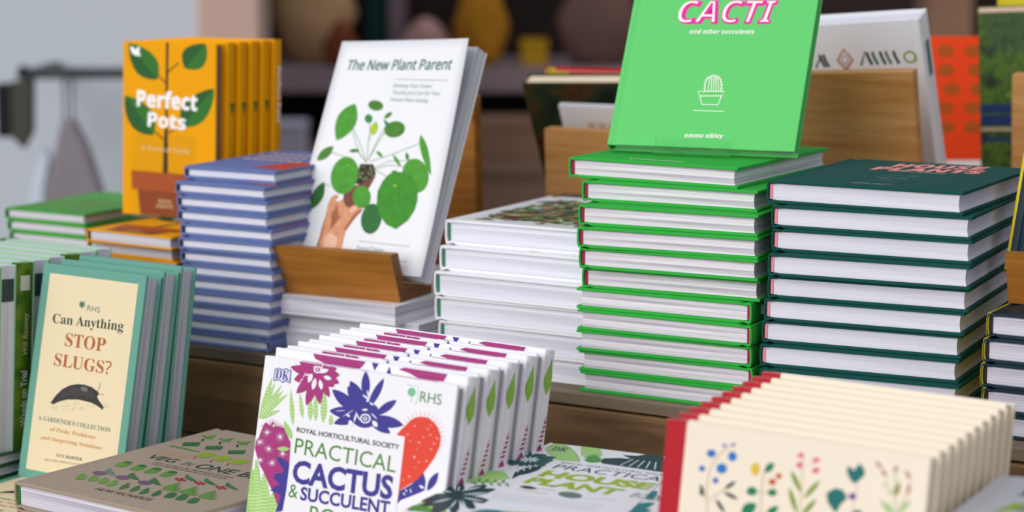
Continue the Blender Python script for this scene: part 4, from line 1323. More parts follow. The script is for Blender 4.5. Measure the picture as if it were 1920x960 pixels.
('F',1,'vegleaf',24.9,162.7,-0,4.96,1.83,-1.62,0.5),
('F',1,'vegleaf',28.4,162.8,0.36,4.58,1.83,-1.64,0.5),
('F',1,'vegleaf',31.9,163,0.72,4.22,1.82,-1.66,0.5),
('F',1,'vegleaf',35.4,163.1,1.08,3.88,1.81,-1.68,0.5),
('F',1,'vegleaf',38.9,163.2,1.42,3.52,1.79,-1.7,0.5),
('F',1,'vegleaf',42.3,163.3,1.78,3.16,1.78,-1.72,0.5),
('F',1,'vegleaf',45.7,163.5,2.12,2.8,1.76,-1.73,0.5),
('F',1,'vegleaf',49.3,163.6,2.48,2.44,1.74,-1.74,0.5),
('S',0.5,'carrotpale',0.4,[(37.5,21.3),(44.3,12.8)]),
('S',0.5,'carrotpale',0.4,[(40.7,21),(47.6,12.5)]),
('S',0.5,'carrotpale',0.4,[(43.9,20.6),(50.8,12.2)]),
('S',0.5,'carrotpale',0.4,[(47.2,20.3),(54,11.9)]),
('S',0.5,'carrotpale',0.4,[(50.4,20),(57.2,11.6)]),
('S',0.5,'carrotpale',0.4,[(53.6,19.7),(60.4,11.3)]),
('S',0.5,'carrotpale',0.4,[(56.8,19.4),(63.5,11.1)]),
('S',0.5,'carrotpale',0.4,[(60,19.1),(66.7,10.8)]),
('S',0.5,'carrotpale',0.4,[(63.2,18.8),(69.9,10.5)]),
('S',0.5,'carrotpale',0.4,[(66.4,18.5),(73,10.2)]),
('S',0.5,'carrotpale',0.4,[(69.6,18.2),(76.2,9.9)]),
('S',0.5,'carrotpale',0.4,[(72.7,17.9),(79.3,9.6)]),
('S',0.5,'carrotpale',0.4,[(75.9,17.6),(82.5,9.3)]),
('S',0.5,'carrotpale',0.4,[(79.1,17.3),(85.6,9)]),
],
'dark': [
('T',1,'pinktitle','HOUSE','h',58,147,86.1,24.94,10.1,0,0.02),
('T',1,'pinktitle','PLANTS','h',48.9,117.1,100.4,23.58,8.1,0,0.02),
('T',1,'slatelight','THE LITTLE BOOK OF','g',75.6,178.2,45.9,7.27,8.6,0,0),
('T',1,'slatelight','and other greenery','h',68.1,110.4,52.5,8.8,3.6,0,0),
('S',1,'slatelight',0.5,[(94.7,64.6),(98.5,65.9),(101,68.1)]),
('S',1,'slatelight',0.5,[(90.7,62.3),(90.7,65.9),(97,65.7)]),
('S',1,'slatelight',0.5,[(83.7,84.4),(86.8,87.3),(90.1,87.9)]),
('S',1,'slatelight',0.5,[(94.7,64.9),(97,66),(101,68.3)]),
('S',1,'slatelight',0.5,[(105.7,76.9),(112,76.3),(112,80.3)]),
('S',1,'slatelight',0.5,[(86.4,54.4),(90.5,49),(92.7,57.8)]),
('S',1,'slatelight',0.5,[(101.1,82.4),(103.3,92.1),(107.5,85.9)]),
('S',1,'slatelight',0.5,[(80.9,54.8),(85,52.9),(87.2,58.2)]),
('S',1,'slatelight',0.5,[(107.2,62.2),(112.1,64.3),(113.5,65.6)]),
('S',1,'slatelight',0.5,[(75.9,62.3),(77,69.7),(82.2,65.7)]),
('S',1,'slatelight',0.5,[(94.1,90.2),(99.2,88.3),(100.5,93.7)]),
('S',1,'slatelight',0.5,[(75.8,80.3),(80,78.4),(82.2,83.8)]),
('S',1,'slatelight',0.5,[(82.9,57.3),(85.2,58),(89.2,60.7)]),
('S',1,'slatelight',0.5,[(96.6,83.4),(103.6,78.6),(103,86.9)]),
('S',1,'slatelight',0.5,[(94.2,62.3),(96.3,72.5),(100.5,65.7)]),
('S',1,'slatelight',0.5,[(98.2,86.5),(98.7,89.4),(104.5,90)]),
('S',1,'slatelight',0.5,[(82.6,65.2),(83.5,74.1),(89,68.6)]),
('S',1,'slatelight',0.5,[(84.9,66.1),(84.4,73.9),(91.2,69.6)]),
('S',1,'slatelight',0.5,[(95.5,72.9),(98.6,80.5),(101.9,76.3)]),
('S',1,'slatelight',0.5,[(81.4,55.7),(81.5,62.4),(87.7,59.1)]),
('S',1,'slatelight',0.5,[(97.8,59.6),(104.3,57.4),(104.1,63.1)]),
('S',1,'slatelight',0.5,[(74.7,69.6),(76.2,79.4),(81.1,73)]),
('S',1,'slatelight',0.6,[(76.1,42.9),(103.7,42.1)]),
('T',1,'slatelight','EMMA SIBLEY','g',71.5,12.3,33.9,8.95,3.2,0,0),
],
'herbal': [
('S',0,'palestem',1.2,[(40.1,136.7),(38.2,147.3),(36.7,157.4),(37.9,170.9),(43.7,180.4),(51.8,188.5)]),
('E',1,'blue2',37.8,180.8,3.54,0.49,0.3,-2.62),
('B',1,'blue2',37.8,180.8,4.42,0.61,0.44,-3.87,6),
('E',1,'blue1',54,181,3.36,0.46,0.36,-3.2),
('B',1,'blue1',54,181,4.2,0.58,0.42,-3.7,6),
('E',1,'blue1',46.8,171.8,4.05,0.57,0.39,-3.44),
('B',1,'blue1',46.8,171.8,5.06,0.72,0.51,-4.45,6),
('E',1,'blue2',31.8,169.7,2.46,0.35,0.22,-1.91),
('B',1,'blue2',31.8,169.7,3.08,0.43,0.31,-2.69,6),
('E',1,'blue2',43.1,163.1,2.17,0.31,0.24,-2.14),
('B',1,'blue2',43.1,163.1,2.71,0.39,0.27,-2.38,6),
('E',1,'violet',47.1,187.5,1.35,0.18,0.18,-1.54),
('B',1,'violet',47.1,187.5,1.69,0.23,0.17,-1.48,6),
('E',1,'violet',53.9,188.8,1.75,0.24,0.13,-1.18),
('B',1,'violet',53.9,188.8,2.18,0.3,0.22,-1.93,6),
('S',0,'palestem',0.8,[(39.8,148.7),(45.3,154.4),(51.1,158.3)]),
('S',0,'palestem',0.8,[(38.4,148.5),(34.3,154)]),
('F',1,'inkleaf',32,159.1,2.86,-8.56,-1.45,-0.45,0.5),
('F',1,'inkleaf',50.4,158.3,8.26,6.62,0.96,-0.95,0.5),
('F',1,'inkleaf',50,156.3,11.62,-3.2,-0.53,-1.26,0.5),
('F',1,'inkleaf',44.7,150.9,7.82,-8.46,-1.18,-0.88,0.5),
('F',1,'inkleaf',35,154.7,-3.56,-2.34,-0.85,1.05,0.5),
('S',0,'palestem',1.2,[(80,142.8),(78.3,160.5),(78.8,174.3)]),
('S',0,'palestem',0.8,[(71.3,159.7),(85.9,161.6)]),
('E',1,'yellow',72.3,175.1,3.31,0.47,0.49,-4.35),
('F',1,'emerald',79.5,173.7,6.04,7.52,2.12,-1.31,0.5),
('E',1,'orange',90.1,173,2.22,0.32,0.21,-1.87),
('E',1,'orange',85.9,168.4,2.76,0.4,0.24,-2.11),
('E',1,'emerald',71.3,160,3.85,0.57,0.33,-2.94),
('E',1,'emerald',86.6,161.4,3.41,0.5,0.26,-2.34),
('F',1,'emerald',65,144.2,10.58,7.88,2.64,-2.91,0.5),
('F',1,'emerald',83.7,145.8,8.5,7.22,1.74,-1.67,0.5),
('S',0,'olivepale',0.9,[(107.7,147.1),(108,164.9),(106.2,190)]),
('E',1,'rose',104.6,188.8,2.23,1.07,0.73,-1.34),
('E',1,'rose',104.4,182.3,1.99,0.97,0.96,-1.75),
('E',1,'rose',116.1,187.2,2.44,1.18,0.73,-1.33),
('E',1,'rose',116.8,180.5,2.55,1.25,0.84,-1.54),
('S',0,'rosepale',0.8,[(111.3,183),(116,187.2)]),
('F',1,'olivegreen',98.7,177.9,8.88,-13.46,-1.58,-0.91,0.5),
('F',1,'olivegreen',110.1,161,10.24,13.36,1.46,-0.88,0.5),
('F',1,'olivegreen',98.5,166.6,7.56,-16.28,-1.69,-0.72,0.5),
('F',1,'olivegreen',109.5,149.1,9.64,12.92,1.47,-0.86,0.5),
('P',1,'tealleaf',[(139.1,185.3),(140.5,186.9),(144,184.1),(147.1,189.5),(150.7,186.9),(152.1,183),(149,179.1),(145.3,175.7),(141.4,178.7),(139.1,182.5)]),
('P',1,'tealleaf',[(126,166.8),(131.6,170.9),(136.9,170.8),(140.5,167.5),(140.6,164.8),(137.2,161.5),(134.2,155),(130.7,157.8),(127.4,161.4)]),
('E',1,'tealleaf',149.5,156.5,3.71,0.57,0.3,-2.71),
('E',1,'purple',144.7,167.5,2.68,0.4,0.23,-2.04),
('S',0,'rosepale',0.9,[(147.4,175.8),(146.5,166.4),(145.6,153.8)]),
('F',1,'rosebrown',158.8,192.6,4.2,-4.2,-0.94,-0.81,0.5),
('F',1,'rosebrown',163.1,188,4.22,-4.52,-0.97,-0.78,0.5),
('F',1,'rosebrown',172,187.2,2.08,4.72,1.22,-0.41,0.5),
('F',1,'rosebrown',179.8,189.7,4.28,-5.5,-1.02,-0.71,0.5),
('F',1,'rosebrown',183.6,182.1,-0.56,-8.24,-1.23,0.01,0.5),
('F',1,'olivegreen',173.3,171.7,3.4,9.36,1.52,-0.41,0.5),
('F',1,'rosebrown',176.5,172.9,0.42,9.6,0.73,0.01,0.5),
('F',1,'palegreen',172.7,160,-8,8.38,1.13,0.94,0.5),
('F',1,'palegreen',174.1,160.3,-4.46,6.84,1.14,0.68,0.5),
('F',1,'palegreen',177.8,160.8,7.66,10.66,1.19,-0.7,0.5),
('F',1,'palegreen',179.8,161.8,2.1,7.8,1.2,-0.21,0.5),
('F',1,'olivepale',166.6,175.5,0.88,5.6,0.87,-0.07,0.5),
('F',1,'olivepale',169.9,171.9,0.88,5.6,0.87,-0.07,0.5),
('S',0,'palegreen',0.9,[(175.8,158.4),(173.4,187.4)]),
('S',0,'olivepale',0.7,[(175.7,159.1),(184,178.1)]),
],
}

# ------------------------------------------------------------------ the setting: far walls, floor
def struct(name, me, M=None):
    o = mesh_obj(name, me)
    o['kind'] = 'structure'
    if M is not None:
        o.matrix_world = M
    return o
plain('wall_paint', '#C3CAD1', 0.8, 0.1, 0.03, 3)
plain('pillar_paint', '#C4A699', 0.8, 0.1, 0.04, 5)
plain('back_paint', '#3A2C26', 0.9, 0.1, 0.35, 2)
plain('floor_grey', '#6E655F', 0.8, 0.2, 0.1, 6)
b = MB(); b.box('floor_grey', -9, 6, -3, 11, -1.02, -0.95)
struct('floor', b.mesh('floor'))
VIEW = Matrix.Rotation(math.radians(30.6), 4, 'Z')          # the far room stands square to the camera's heading
def far_obj(bx, fw, z, yaw=0):
    return VIEW @ Matrix.Translation((bx, fw, z)) @ Matrix.Rotation(math.radians(yaw), 4, 'Z')
b = MB(); b.box('wall_paint', -4.2, -0.645, 4.62, 4.8, -0.95, 2.6)
struct('wall_left', b.mesh('wall_left'), VIEW)
b = MB(); b.box('pillar_paint', -0.640, -0.51, 4.56, 4.75, -0.95, 2.6, 0.01)
struct('trim_1', b.mesh('trim_1'), VIEW)
b = MB(); b.box('back_paint', -3.0, 5.0, 7.6, 7.8, -0.95, 2.6)
struct('wall_back', b.mesh('wall_back'), VIEW)

# ------------------------------------------------------------------ display table and the low wooden step on it
t = thing('display_table', 'long dark wooden table holding the whole book display', 'table', None, Matrix.Translation((-1.0, 1.6, -0.95)))
def box_part(name, mat, parent, x0, x1, y0, y1, z0, z1, bev=0.002, label=None):
    b = MB(); b.box(mat, x0, x1, y0, y1, z0, z1, bev)
    o = mesh_obj(name, b.mesh(name), parent)
    if label:
        o['label'] = label
    return o
box_part('tabletop', 'dark_crate', t, -1.35, 1.3, -0.55, 1.4, 0.76, 0.795)
box_part('apron', 'dark_crate', t, -1.30, 1.25, -0.5, -0.475, 0.66, 0.76)
for lx in (-1.28, 1.17):
    for ly in (-0.48, 1.27):
        box_part('leg', 'dark_crate', t, lx, lx + 0.06, ly, ly + 0.06, 0, 0.76)
t = thing('wooden_riser', 'weathered brown wooden step raising the rear book stacks', 'riser', None, Matrix.Translation((-1.0, 1.7285, -0.155)))
box_part('top_board', 'weathered_top', t, -0.86, 0.98, 0.0, 0.34, 0.143, 0.155, 0.0015)
box_part('top_board', 'weathered_top', t, -0.86, 0.98, 0.342, 0.76, 0.143, 0.155, 0.0015)
box_part('top_board', 'weathered_top', t, -0.86, 0.98, 0.762, 0.96, 0.143, 0.155, 0.0015)
box_part('front_board', 'dark_crate', t, -0.86, 0.98, -0.004, 0.012, 0.066, 0.1415, 0.0012)
box_part('front_board', 'dark_crate', t, -0.86, 0.98, -0.003, 0.012, 0.0, 0.0645, 0.0012)
for sx in (-0.86, 0.968):
    box_part('side_board', 'dark_crate', t, sx, sx + 0.012, 0.014, 0.95, 0.0, 0.1415)

# ------------------------------------------------------------------ tall stack of green cactus books
W, H, T = 0.1690, 0.1950, 0.01894
m = hardback_meshes(W, H, T, 'green_cloth', 'page_lined', 'endband_pink')
sp = MB()
ex = -0.0008
for a in range(9):
    z0 = 0.004 + a * 0.0012
    q = MB()
sp = MB()
sp.box('ink_cream' if ink('cream') else '', ex, ex + 0.0003, 0.022, 0.0222, 0.006, 0.0132)
for a in range(5):
    sp.box('ink_cream', ex, ex + 0.0003, 0.0225 + a * 0.0016, 0.0231 + a * 0.0016, 0.0055 + abs(a - 2) * 0.0006, 0.0135 - abs(a - 2) * 0.0006)
sp.box('ink_cream', ex, ex + 0.0003, 0.0222, 0.0300, 0.0050, 0.0055)
emb = sp.mesh('spine_emblem')
tl = MB()
tl.text('ink_cream', 'emma sibley', 'h', 0.055, 0.012, 0.055, 0.0045, 0, 0, 0, T + 0.0002)
make_proto('green', 'hardback_book', m, [('spine_emblem', emb, 'white cactus emblem'), ('title_lettering', tl.mesh('title_lettering'))])
GREEN = [(-0.9845, 1.7661, -0.92), (-0.9642, 1.7542, 2.69), (-0.9564, 1.7336, 4.48), (-0.9534, 1.726, 5.4), (-0.953, 1.7289, 3.96), (-0.9542, 1.737, 3.87),
         (-0.9593, 1.7356, 1.95), (-0.9569, 1.7331, 1.07), (-0.958, 1.7333, 2.26), (-0.9567, 1.736, 1.43), (-0.9559, 1.7365, 0.0)]
for k, (x, y, a) in enumerate(GREEN):
    z = (10 - k) * T
    if k == 0:
        lab = 'green cloth hardback on top of the tall green stack, under the propped book'
    elif k == 10:
        lab = 'green cloth hardback at the bottom of the tall green stack on the wooden step'
    else:
        lab = f'green cloth hardback, {ORD[k].strip()} from the top of the tall green stack' + (', spine turned right' if k >= 6 else '')
    M = flat(x, y, z, a) if k < 6 else flat_down(x, y, z, a, W, T)
    place('green', M, lab, 'green cactus books in the tall stack', skip=() if k == 0 else ('title_lettering',) if k >= 6 else ('title_lettering', 'spine_emblem'))

# the copy propped up on that stack
W, H, T = 0.1773, 0.1950, 0.0158
m = hardback_meshes(W, H, T, 'lit_green_cloth', 'page_lined', 'endband_dark')
il, tx = art_meshes('cacti', W, H, T)
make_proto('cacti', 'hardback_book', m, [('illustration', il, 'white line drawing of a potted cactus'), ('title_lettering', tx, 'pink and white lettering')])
Mc = upright(-0.9697, 1.8105, 0.2165, 8.92, 29.87, T)
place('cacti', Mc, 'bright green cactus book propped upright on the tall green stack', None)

def acrylic_holder(label, M, x0, x1, lip0, lip1, t, back, name='acrylic_stand'):
    r = thing(name, label, 'display stand', None, M)
    g = 0.0008
    for nm, bx in (('front_lip', (x0, x1, lip0, lip1, t + g, t + g + 0.002)), ('ledge', (x0, x1, lip0 - 0.0022, lip0 - 0.0002, -0.0035, t + g + 0.002)), ('back_plate', (x0, x1, lip0 - 0.0022, back, -0.0058, -0.0037))):
        b = MB(); b.box('acrylic', *bx, 0.0003)
        mesh_obj(nm, b.mesh(nm), r)
    return r
acrylic_holder('small clear acrylic stand holding the propped green cactus book', Mc, 0.0470, 0.1190, -0.0075, 0.0085, T, 0.09)

# ------------------------------------------------------------------ dark green stack
W, H, T = 0.1742, 0.1950, 0.0200
m = hardback_meshes(W, H, T, 'teal_cloth', 'page_smooth', 'endband_rose')
il, tx = art_meshes('dark', W, H, T)
make_proto('dark', 'hardback_book', m, [('illustration', il), ('title_lettering', tx, 'salmon pink and grey lettering')])
DARK = [(-0.7852, 1.7586, 1.2), (-0.7769, 1.7504, 4.0), (-0.7758, 1.7491, 4.3), (-0.7741, 1.7387, 5.4), (-0.7765, 1.7441, 5.3), (-0.7798, 1.7447, 5.2), (-0.7826, 1.7472, 5.2), (-0.7822, 1.7427, 4.9), (-0.7789, 1.736, 4.6), (-0.7780, 1.737, 4.2)]
for k, (x, y, a) in enumerate(DARK):
    lab = 'dark green house plant book on top of the dark green stack, pink title' if k == 0 else 'dark green hardback at the bottom of the dark green stack' if k == 9 else f'dark green hardback, {ORD[k].strip()} from the top of the dark green stack'
    place('dark', flat(x, y, (9 - k) * T, a), lab, 'dark green house plant books in a stack', skip=() if k == 0 else ('illustration', 'title_lettering'))

# ------------------------------------------------------------------ white stack with leafy covers
W, H, T = 0.1650, 0.2030, 0.02338
m = hardback_meshes(W, H, T, 'white_case', 'page_smooth', 'endband_green')
il = MB()
rnd = random.Random(11)
names = ['moss', 'khaki', 'brown', 'maroon', 'leaf2', 'blush', 'forest', 'mossgrey', 'rosebrown', 'leaf5', 'tan', 'leaf1', 'soil', 'paleaqua']
blotchy('leaf_print', ['#23331C', '#5A6B33', '#7A5A3C', '#A9B07A', '#3E5A34'], 90)
il.poly('leaf_print', [(0.024, 0.030), (0.05, 0.024), (0.08, 0.032), (0.11, 0.022), (0.13, 0.030), (0.155, 0.024), (0.157, 0.09), (0.153, 0.172), (0.12, 0.178), (0.07, 0.170), (0.030, 0.176), (0.020, 0.10)], T + 0.00011)
for k in range(300):
    x = 0.022 + rnd.random() * 0.135; y = 0.014 + rnd.random() * 0.165
    L = 0.008 + rnd.random() * 0.014; a = rnd.random() * 6.28; wd = L * (0.2 + rnd.random() * 0.25)
    d = Vector((math.cos(a), math.sin(a))); n = Vector((-d.y, d.x))
    if y < 0.028 and rnd.random() < 0.45:
        continue
    pts = []
    for s in range(10):
        q = s / 10 * 6.283
        p = Vector((x, y)) + d * math.cos(q) * L / 2 + n * math.sin(q) * wd / 2 * (1 - 0.4 * math.cos(q))
        pts.append((min(max(p.x, 0.014), W - 0.003), min(max(p.y, 0.003), H - 0.003)))
    il.poly(ink_name(rnd.choice(names)), pts, T + 0.00012 + (k % 40) * 0.00002)
make_proto('white', 'hardback_book', m, [('illustration', il.mesh('illustration'), 'printed picture of mixed leaves')])
WHITE = [(-1.1228, 1.7744, 0.8), (-1.1224, 1.7638, 0), (-1.1234, 1.7552, -0.6), (-1.1231, 1.7561, 0.2), (-1.1195, 1.7569, 0), (-1.1215, 1.7560, 0.4)]
for k, (x, y, a) in enumerate(WHITE):
    lab = 'white hardback with leafy cover picture, on top of the white stack' if k == 0 else 'white hardback at the bottom of the white stack on the wooden step' if k == 5 else f'white hardback, {ORD[k].strip()} from the top of the white stack'
    place('white', flat(x, y, (5 - k) * T, a), lab, 'white leafy books in a stack')

# ------------------------------------------------------------------ paperbacks under the oak stand
T = 0.0188
def wave(v):
    return Vector((v.x, v.y, v.z + 0.0035 * max(0, 1 - v.x / 0.05) ** 2 * (1 - v.y / 0.5) - 0.0012 * math.sin(math.pi * v.x / 0.177)))
make_proto('curled', 'paperback_book', paperback_meshes(0.177, 0.235, T, 'card_white', 'page_paperback', lambda v: Vector((v.x, v.y, v.z + 0.0030 * max(0, 1 - v.x / 0.06) ** 2))))
place('curled', flat(-1.3403, 1.7502, 2 * T, -0.3), 'white paperback with curling corner lying under the oak book stand', 'white plant parent paperbacks')
il = MB(); il.poly(ink_name('skin'), [(0.02, 0.004), (0.075, 0.004), (0.06, 0.02), (0.03, 0.03)], T + 0.0003)
make_proto('paper', 'paperback_book', paperback_meshes(0.168, 0.235, T, 'card_white', 'page_paperback'))
place('paper', flat(-1.3150, 1.7640, T, 0.5), 'white paperback in the middle of the short pile under the oak stand', 'white plant parent paperbacks')
place('paper', flat(-1.3170, 1.7600, 0, -0.6), 'white paperback at the bottom of the short pile under the oak stand', 'white plant parent paperbacks')

# oak stand: forward leaning lip, base, sloping back board
def oak_stand(label, M, L, lip, base, back, mat='oak'):
    r = thing('book_stand', label, 'book stand', None, M)
    for nm, prof, mm in (('front_lip', lip, mat), ('base', base, mat), ('back_board', back, mat)):
        if prof:
            b = MB(); b.prism(mm, prof, -L, 0, 0.0006)
            b.bm.faces.ensure_lookup_table()
            bmesh.ops.recalc_face_normals(b.bm, faces=b.bm.faces)
            ie = b.mi('oak_end')
            for f in b.bm.faces:
                if abs(f.normal.y) > 0.9:
                    f.material_index = ie
            mesh_obj(nm, b.mesh(nm, lambda v: Vector((-v.y, v.x, v.z))), r)
    return r
oak_stand('oak book stand holding the white plant parent paperback', flat(-1.3078, 1.7585, 0.0567, 4.4), 0.1375,
          [(0.0, 0.0), (0.0155, 0.0), (-0.0035, 0.049), (-0.0185, 0.049)],
          [(0.0157, 0.0), (0.064, 0.0), (0.064, 0.0080), (0.0465, 0.0085), (0.0205, 0.0145), (0.0103, 0.0135)],
          [(0.0475, 0.0118), (0.0605, 0.0112), (0.136, 0.158), (0.1225, 0.162)])

# the propped paperback, its cover springing open
W, H, T = 0.163, 0.240, 0.0185
def cover_warp(v):
    x, y = max(v.x, 0), max(v.y, 0)
    if v.z < T - 0.0007:
        return v.copy()
    return Vector((v.x, v.y, v.z + 0.020 * (x / 0.163) ** 2 * (y / 0.24) ** 1.6 + 0.004 * math.sin(math.pi * min(x / 0.163, 1)) * (y / 0.24) ** 2))
mm = paperback_meshes(W, H, T, 'card_white', 'page_paperback')
fc = MB()
nx, ny = 14, 14
vv = [[[fc.bm.verts.new(cover_warp(Vector((W * i / nx, H * j / ny, T - dz)) if dz == 0 else Vector((W * i / nx, H * j / ny, T)))) for i in range(nx + 1)] for j in range(ny + 1)] for dz in (0, 1)]
for j in range(ny + 1):
    for i in range(nx + 1):
        vv[1][j][i].co.z -= 0.0006
i0 = fc.mi('card_white')
for j in range(ny):
    for i in range(nx):
        f = fc.bm.faces.new((vv[0][j][i], vv[0][j][i + 1], vv[0][j + 1][i + 1], vv[0][j + 1][i])); f.smooth = True
        f = fc.bm.faces.new((vv[1][j][i], vv[1][j + 1][i], vv[1][j + 1][i + 1], vv[1][j][i + 1])); f.smooth = True
for j in range(ny):
    for i in (0, nx):
        fc.bm.faces.new((vv[0][j][i], vv[0][j + 1][i], vv[1][j + 1][i], vv[1][j][i]))
for i in range(nx):
    for j in (0, ny):
        fc.bm.faces.new((vv[0][j][i], vv[0][j][i + 1], vv[1][j][i + 1], vv[1][j][i]))
bc = MB()
bc.prism('card_white', [(0.0006, T - 0.0008), (0, T - 0.0008), (0, 0), (W, 0), (W, 0.0005), (0.0006, 0.0005)], 0, H)
pb = MB(); pb.box('page_paperback', 0.0007, W - 0.0008, 0.0004, H - 0.0004, 0.0006, T - 0.0010)
il, tx = art_meshes('parent', W, H, T, lambda v: cover_warp(Vector((v.x, v.y, T))) + Vector((0, 0, v.z - T)))
make_proto('parent', 'paperback_book', {'cover': fc.mesh('cover'), 'back_cover': bc.mesh('back_cover'), 'page_block': pb.mesh('page_block')},
           [('illustration', il, 'picture of a hand holding a small potted plant with round leaves'), ('title_lettering', tx, 'green lettering')])
place('parent', upright(-1.3174, 1.7804, 0.0815, -0.09, 26.3, T), 'white plant parent paperback propped on the oak stand, potted plant on its cover', None)

# ------------------------------------------------------------------ blue stack on the left
W, H, T = 0.1116, 0.165, 0.01356
m = hardback_meshes(W, H, T, 'blue_cloth', 'page_smooth', 'endband_dark', bt=0.0034, oh=0.0022)
il = MB()
il.poly(ink_name('redorange'), [(0.068, 0.020), (W - 0.001, 0.012), (W - 0.001, 0.085), (0.080, 0.070)], T + 0.00015)
for q in range(3):
    for a in range(7 - q):
        il.stroke(ink_name('blush'), [(0.016 + a * 0.0105, 0.081 + q * 0.025), (0.0235 + a * 0.0105, 0.081 + q * 0.025)], 0.010, T + 0.0002)
make_proto('blue', 'hardback_book', m, [('illustration', il.mesh('illustration'), 'red and pale printing')])
BLUE = [(-1.4199, 1.7549, 1.62), (-1.418, 1.7382, -0.62), (-1.4142, 1.7356, -0.11), (-1.4132, 1.7347, -0.5), (-1.4088, 1.7335, 1.0), (-1.4088, 1.7297, 1.73), (-1.4092, 1.7330, 0.6), (-1.4070, 1.7335, 0.2),
        (-1.4085, 1.7340, 0.4), (-1.4100, 1.7330, 0.0), (-1.4105, 1.7340, -0.3), (-1.4116, 1.7328, -0.16), (-1.4118, 1.7328, -0.16)]
for k, (x, y, a) in enumerate(BLUE):
    lab = 'blue hardback on top of the blue stack beside the yellow books' if k == 0 else 'blue hardback at the bottom of the blue stack, spine turned right' if k == 12 else f'blue hardback, {ORD[k].strip()} from the top of the blue stack'
    z = (12 - k) * T
    place('blue', flat(x, y, z, a) if k != 12 else flat_down(x, y, z, a, W, T), lab, 'blue hardbacks in a stack')

# ------------------------------------------------------------------ yellow pot books: lying pile and the row standing on it
W, H, T = 0.1160, 0.1837, 0.01328
m = hardback_meshes(W, H, T, 'gold_case', 'page_white', 'endband_dark', bt=0.0020, oh=0.0016, groove=0.0006)
il, tx = art_meshes('pots', W, H, T)
se = MB()
ink('potleaf')
for a in range(6):
    se.box('ink_potleaf', -0.0009, -0.0006, 0.118 - a * 0.002, 0.120 - a * 0.002, 0.0035 + a * 0.0006, 0.0095 - a * 0.0005)
make_proto('pots', 'hardback_book', m, [('illustration', il, 'picture of a leafy plant in a terracotta pot'), ('title_lettering', tx, 'white lettering'), ('spine_leaf', se.mesh('spine_leaf'), 'green leaf on the spine')])
for k in range(8):
    z = (7 - k) * T
    xy = [(-1.5348, 1.7371, -2.9), (-1.5418, 1.7454, -2.0)]
    x, y, a = xy[k] if k < 2 else (-1.540 + 0.002 * (k % 3), 1.744 + 0.002 * (k % 2), -2.0)
    lab = ['yellow pot book lying topmost in the low yellow pile, under the standing row', 'yellow pot book lying second from top of the low yellow pile'][k] if k < 2 else f'yellow pot book lying {ORD[k].strip()} from top of the low yellow pile, behind the seafoam books'
    place('pots', flat(x, y, z, a), lab, 'yellow pot books lying in a pile', skip=('spine_leaf',))
PZ = 8 * T + 0.0026
T2 = 0.0162
m2 = hardback_meshes(W, H, T2, 'gold_case', 'page_shaded', 'endband_dark', bt=0.0020, oh=0.0016, groove=0.0006)
il2, tx2 = art_meshes('pots', W, H, T2)
se = MB()
for a in range(6):
    se.box('ink_potleaf', -0.0009, -0.0006, 0.118 - a * 0.002, 0.120 - a * 0.002, 0.0040 + a * 0.0007, 0.0122 - a * 0.0006)
st = MB()
st.text(ink_name('white'), 'Perfect Pots', 'i', 0.0, 0.0, 0.06, 0.008, 0, 0, 0, 0.0008)
st = st.mesh('spine_lettering', lambda v: Vector((-v.z, 0.155 - v.x, 0.0055 + v.y)))
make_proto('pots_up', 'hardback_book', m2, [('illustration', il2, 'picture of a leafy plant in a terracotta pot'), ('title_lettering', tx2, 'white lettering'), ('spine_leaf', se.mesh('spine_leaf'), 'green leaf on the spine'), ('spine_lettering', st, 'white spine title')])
r_, u_, b_ = axes(6.31, 3)
hb = axes(6.31, 0)[2]
for k in range(6):
    p = Vector((-1.567, 1.8303, PZ)) + hb * k * 0.0167 + r_ * (0.0042 * k)
    if k == 0:
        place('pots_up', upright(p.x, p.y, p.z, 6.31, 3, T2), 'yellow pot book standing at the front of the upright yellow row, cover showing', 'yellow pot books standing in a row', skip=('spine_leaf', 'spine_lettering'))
    else:
        lab = 'yellow pot book standing last in the upright yellow row, white spine title' if k == 5 else f'yellow pot book standing {ORD[k].strip()} in the upright yellow row, spine showing'
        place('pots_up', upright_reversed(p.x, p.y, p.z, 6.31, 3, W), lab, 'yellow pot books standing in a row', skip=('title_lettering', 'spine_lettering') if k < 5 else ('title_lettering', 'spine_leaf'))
acrylic_holder('clear acrylic stand in front of the upright yellow pot books', upright(-1.567, 1.8303, PZ, 6.31, 3, 0.0), 0.012, 0.090, 0.0, 0.086, 0.0, 0.001)

# ------------------------------------------------------------------ green leafy pile, far left
W, H, T = 0.1148, 0.165, 0.01282
m = hardback_meshes(W, H, T, 'leafy_green_case', 'page_white', 'endband_dark', bt=0.0024, oh=0.0018)
il = MB()
for k in range(26):
    x = 0.012 + 0.0039 * k
    il.poly(ink_name('forest'), [(x, 0.0004), (x + 0.0018, 0.0004), (x + 0.0024, 0.004), (x + 0.0006, 0.004)], T + 0.00015)
for p0, p1, w in [((0.015, 0.01), (0.05, 0.12), 0.03), ((0.05, 0.01), (0.10, 0.14), 0.03), ((0.08, 0.005), (0.11, 0.06), 0.02)]:
    d = Vector(p1) - Vector(p0); n = Vector((-d.y, d.x)).normalized()
    pts = [tuple(Vector(p0) + d * s + n * w / 2 * math.sin(math.pi * s)) for s in (0, .2, .4, .6, .8, 1)] + [tuple(Vector(p0) + d * s - n * w / 2 * math.sin(math.pi * s)) for s in (.8, .6, .4, .2)]
    il.poly(ink_name('vegleaf'), pts, T + 0.0002)
make_proto('leafy', 'hardback_book', m, [('illustration', il.mesh('illustration'), 'printed leaves')])
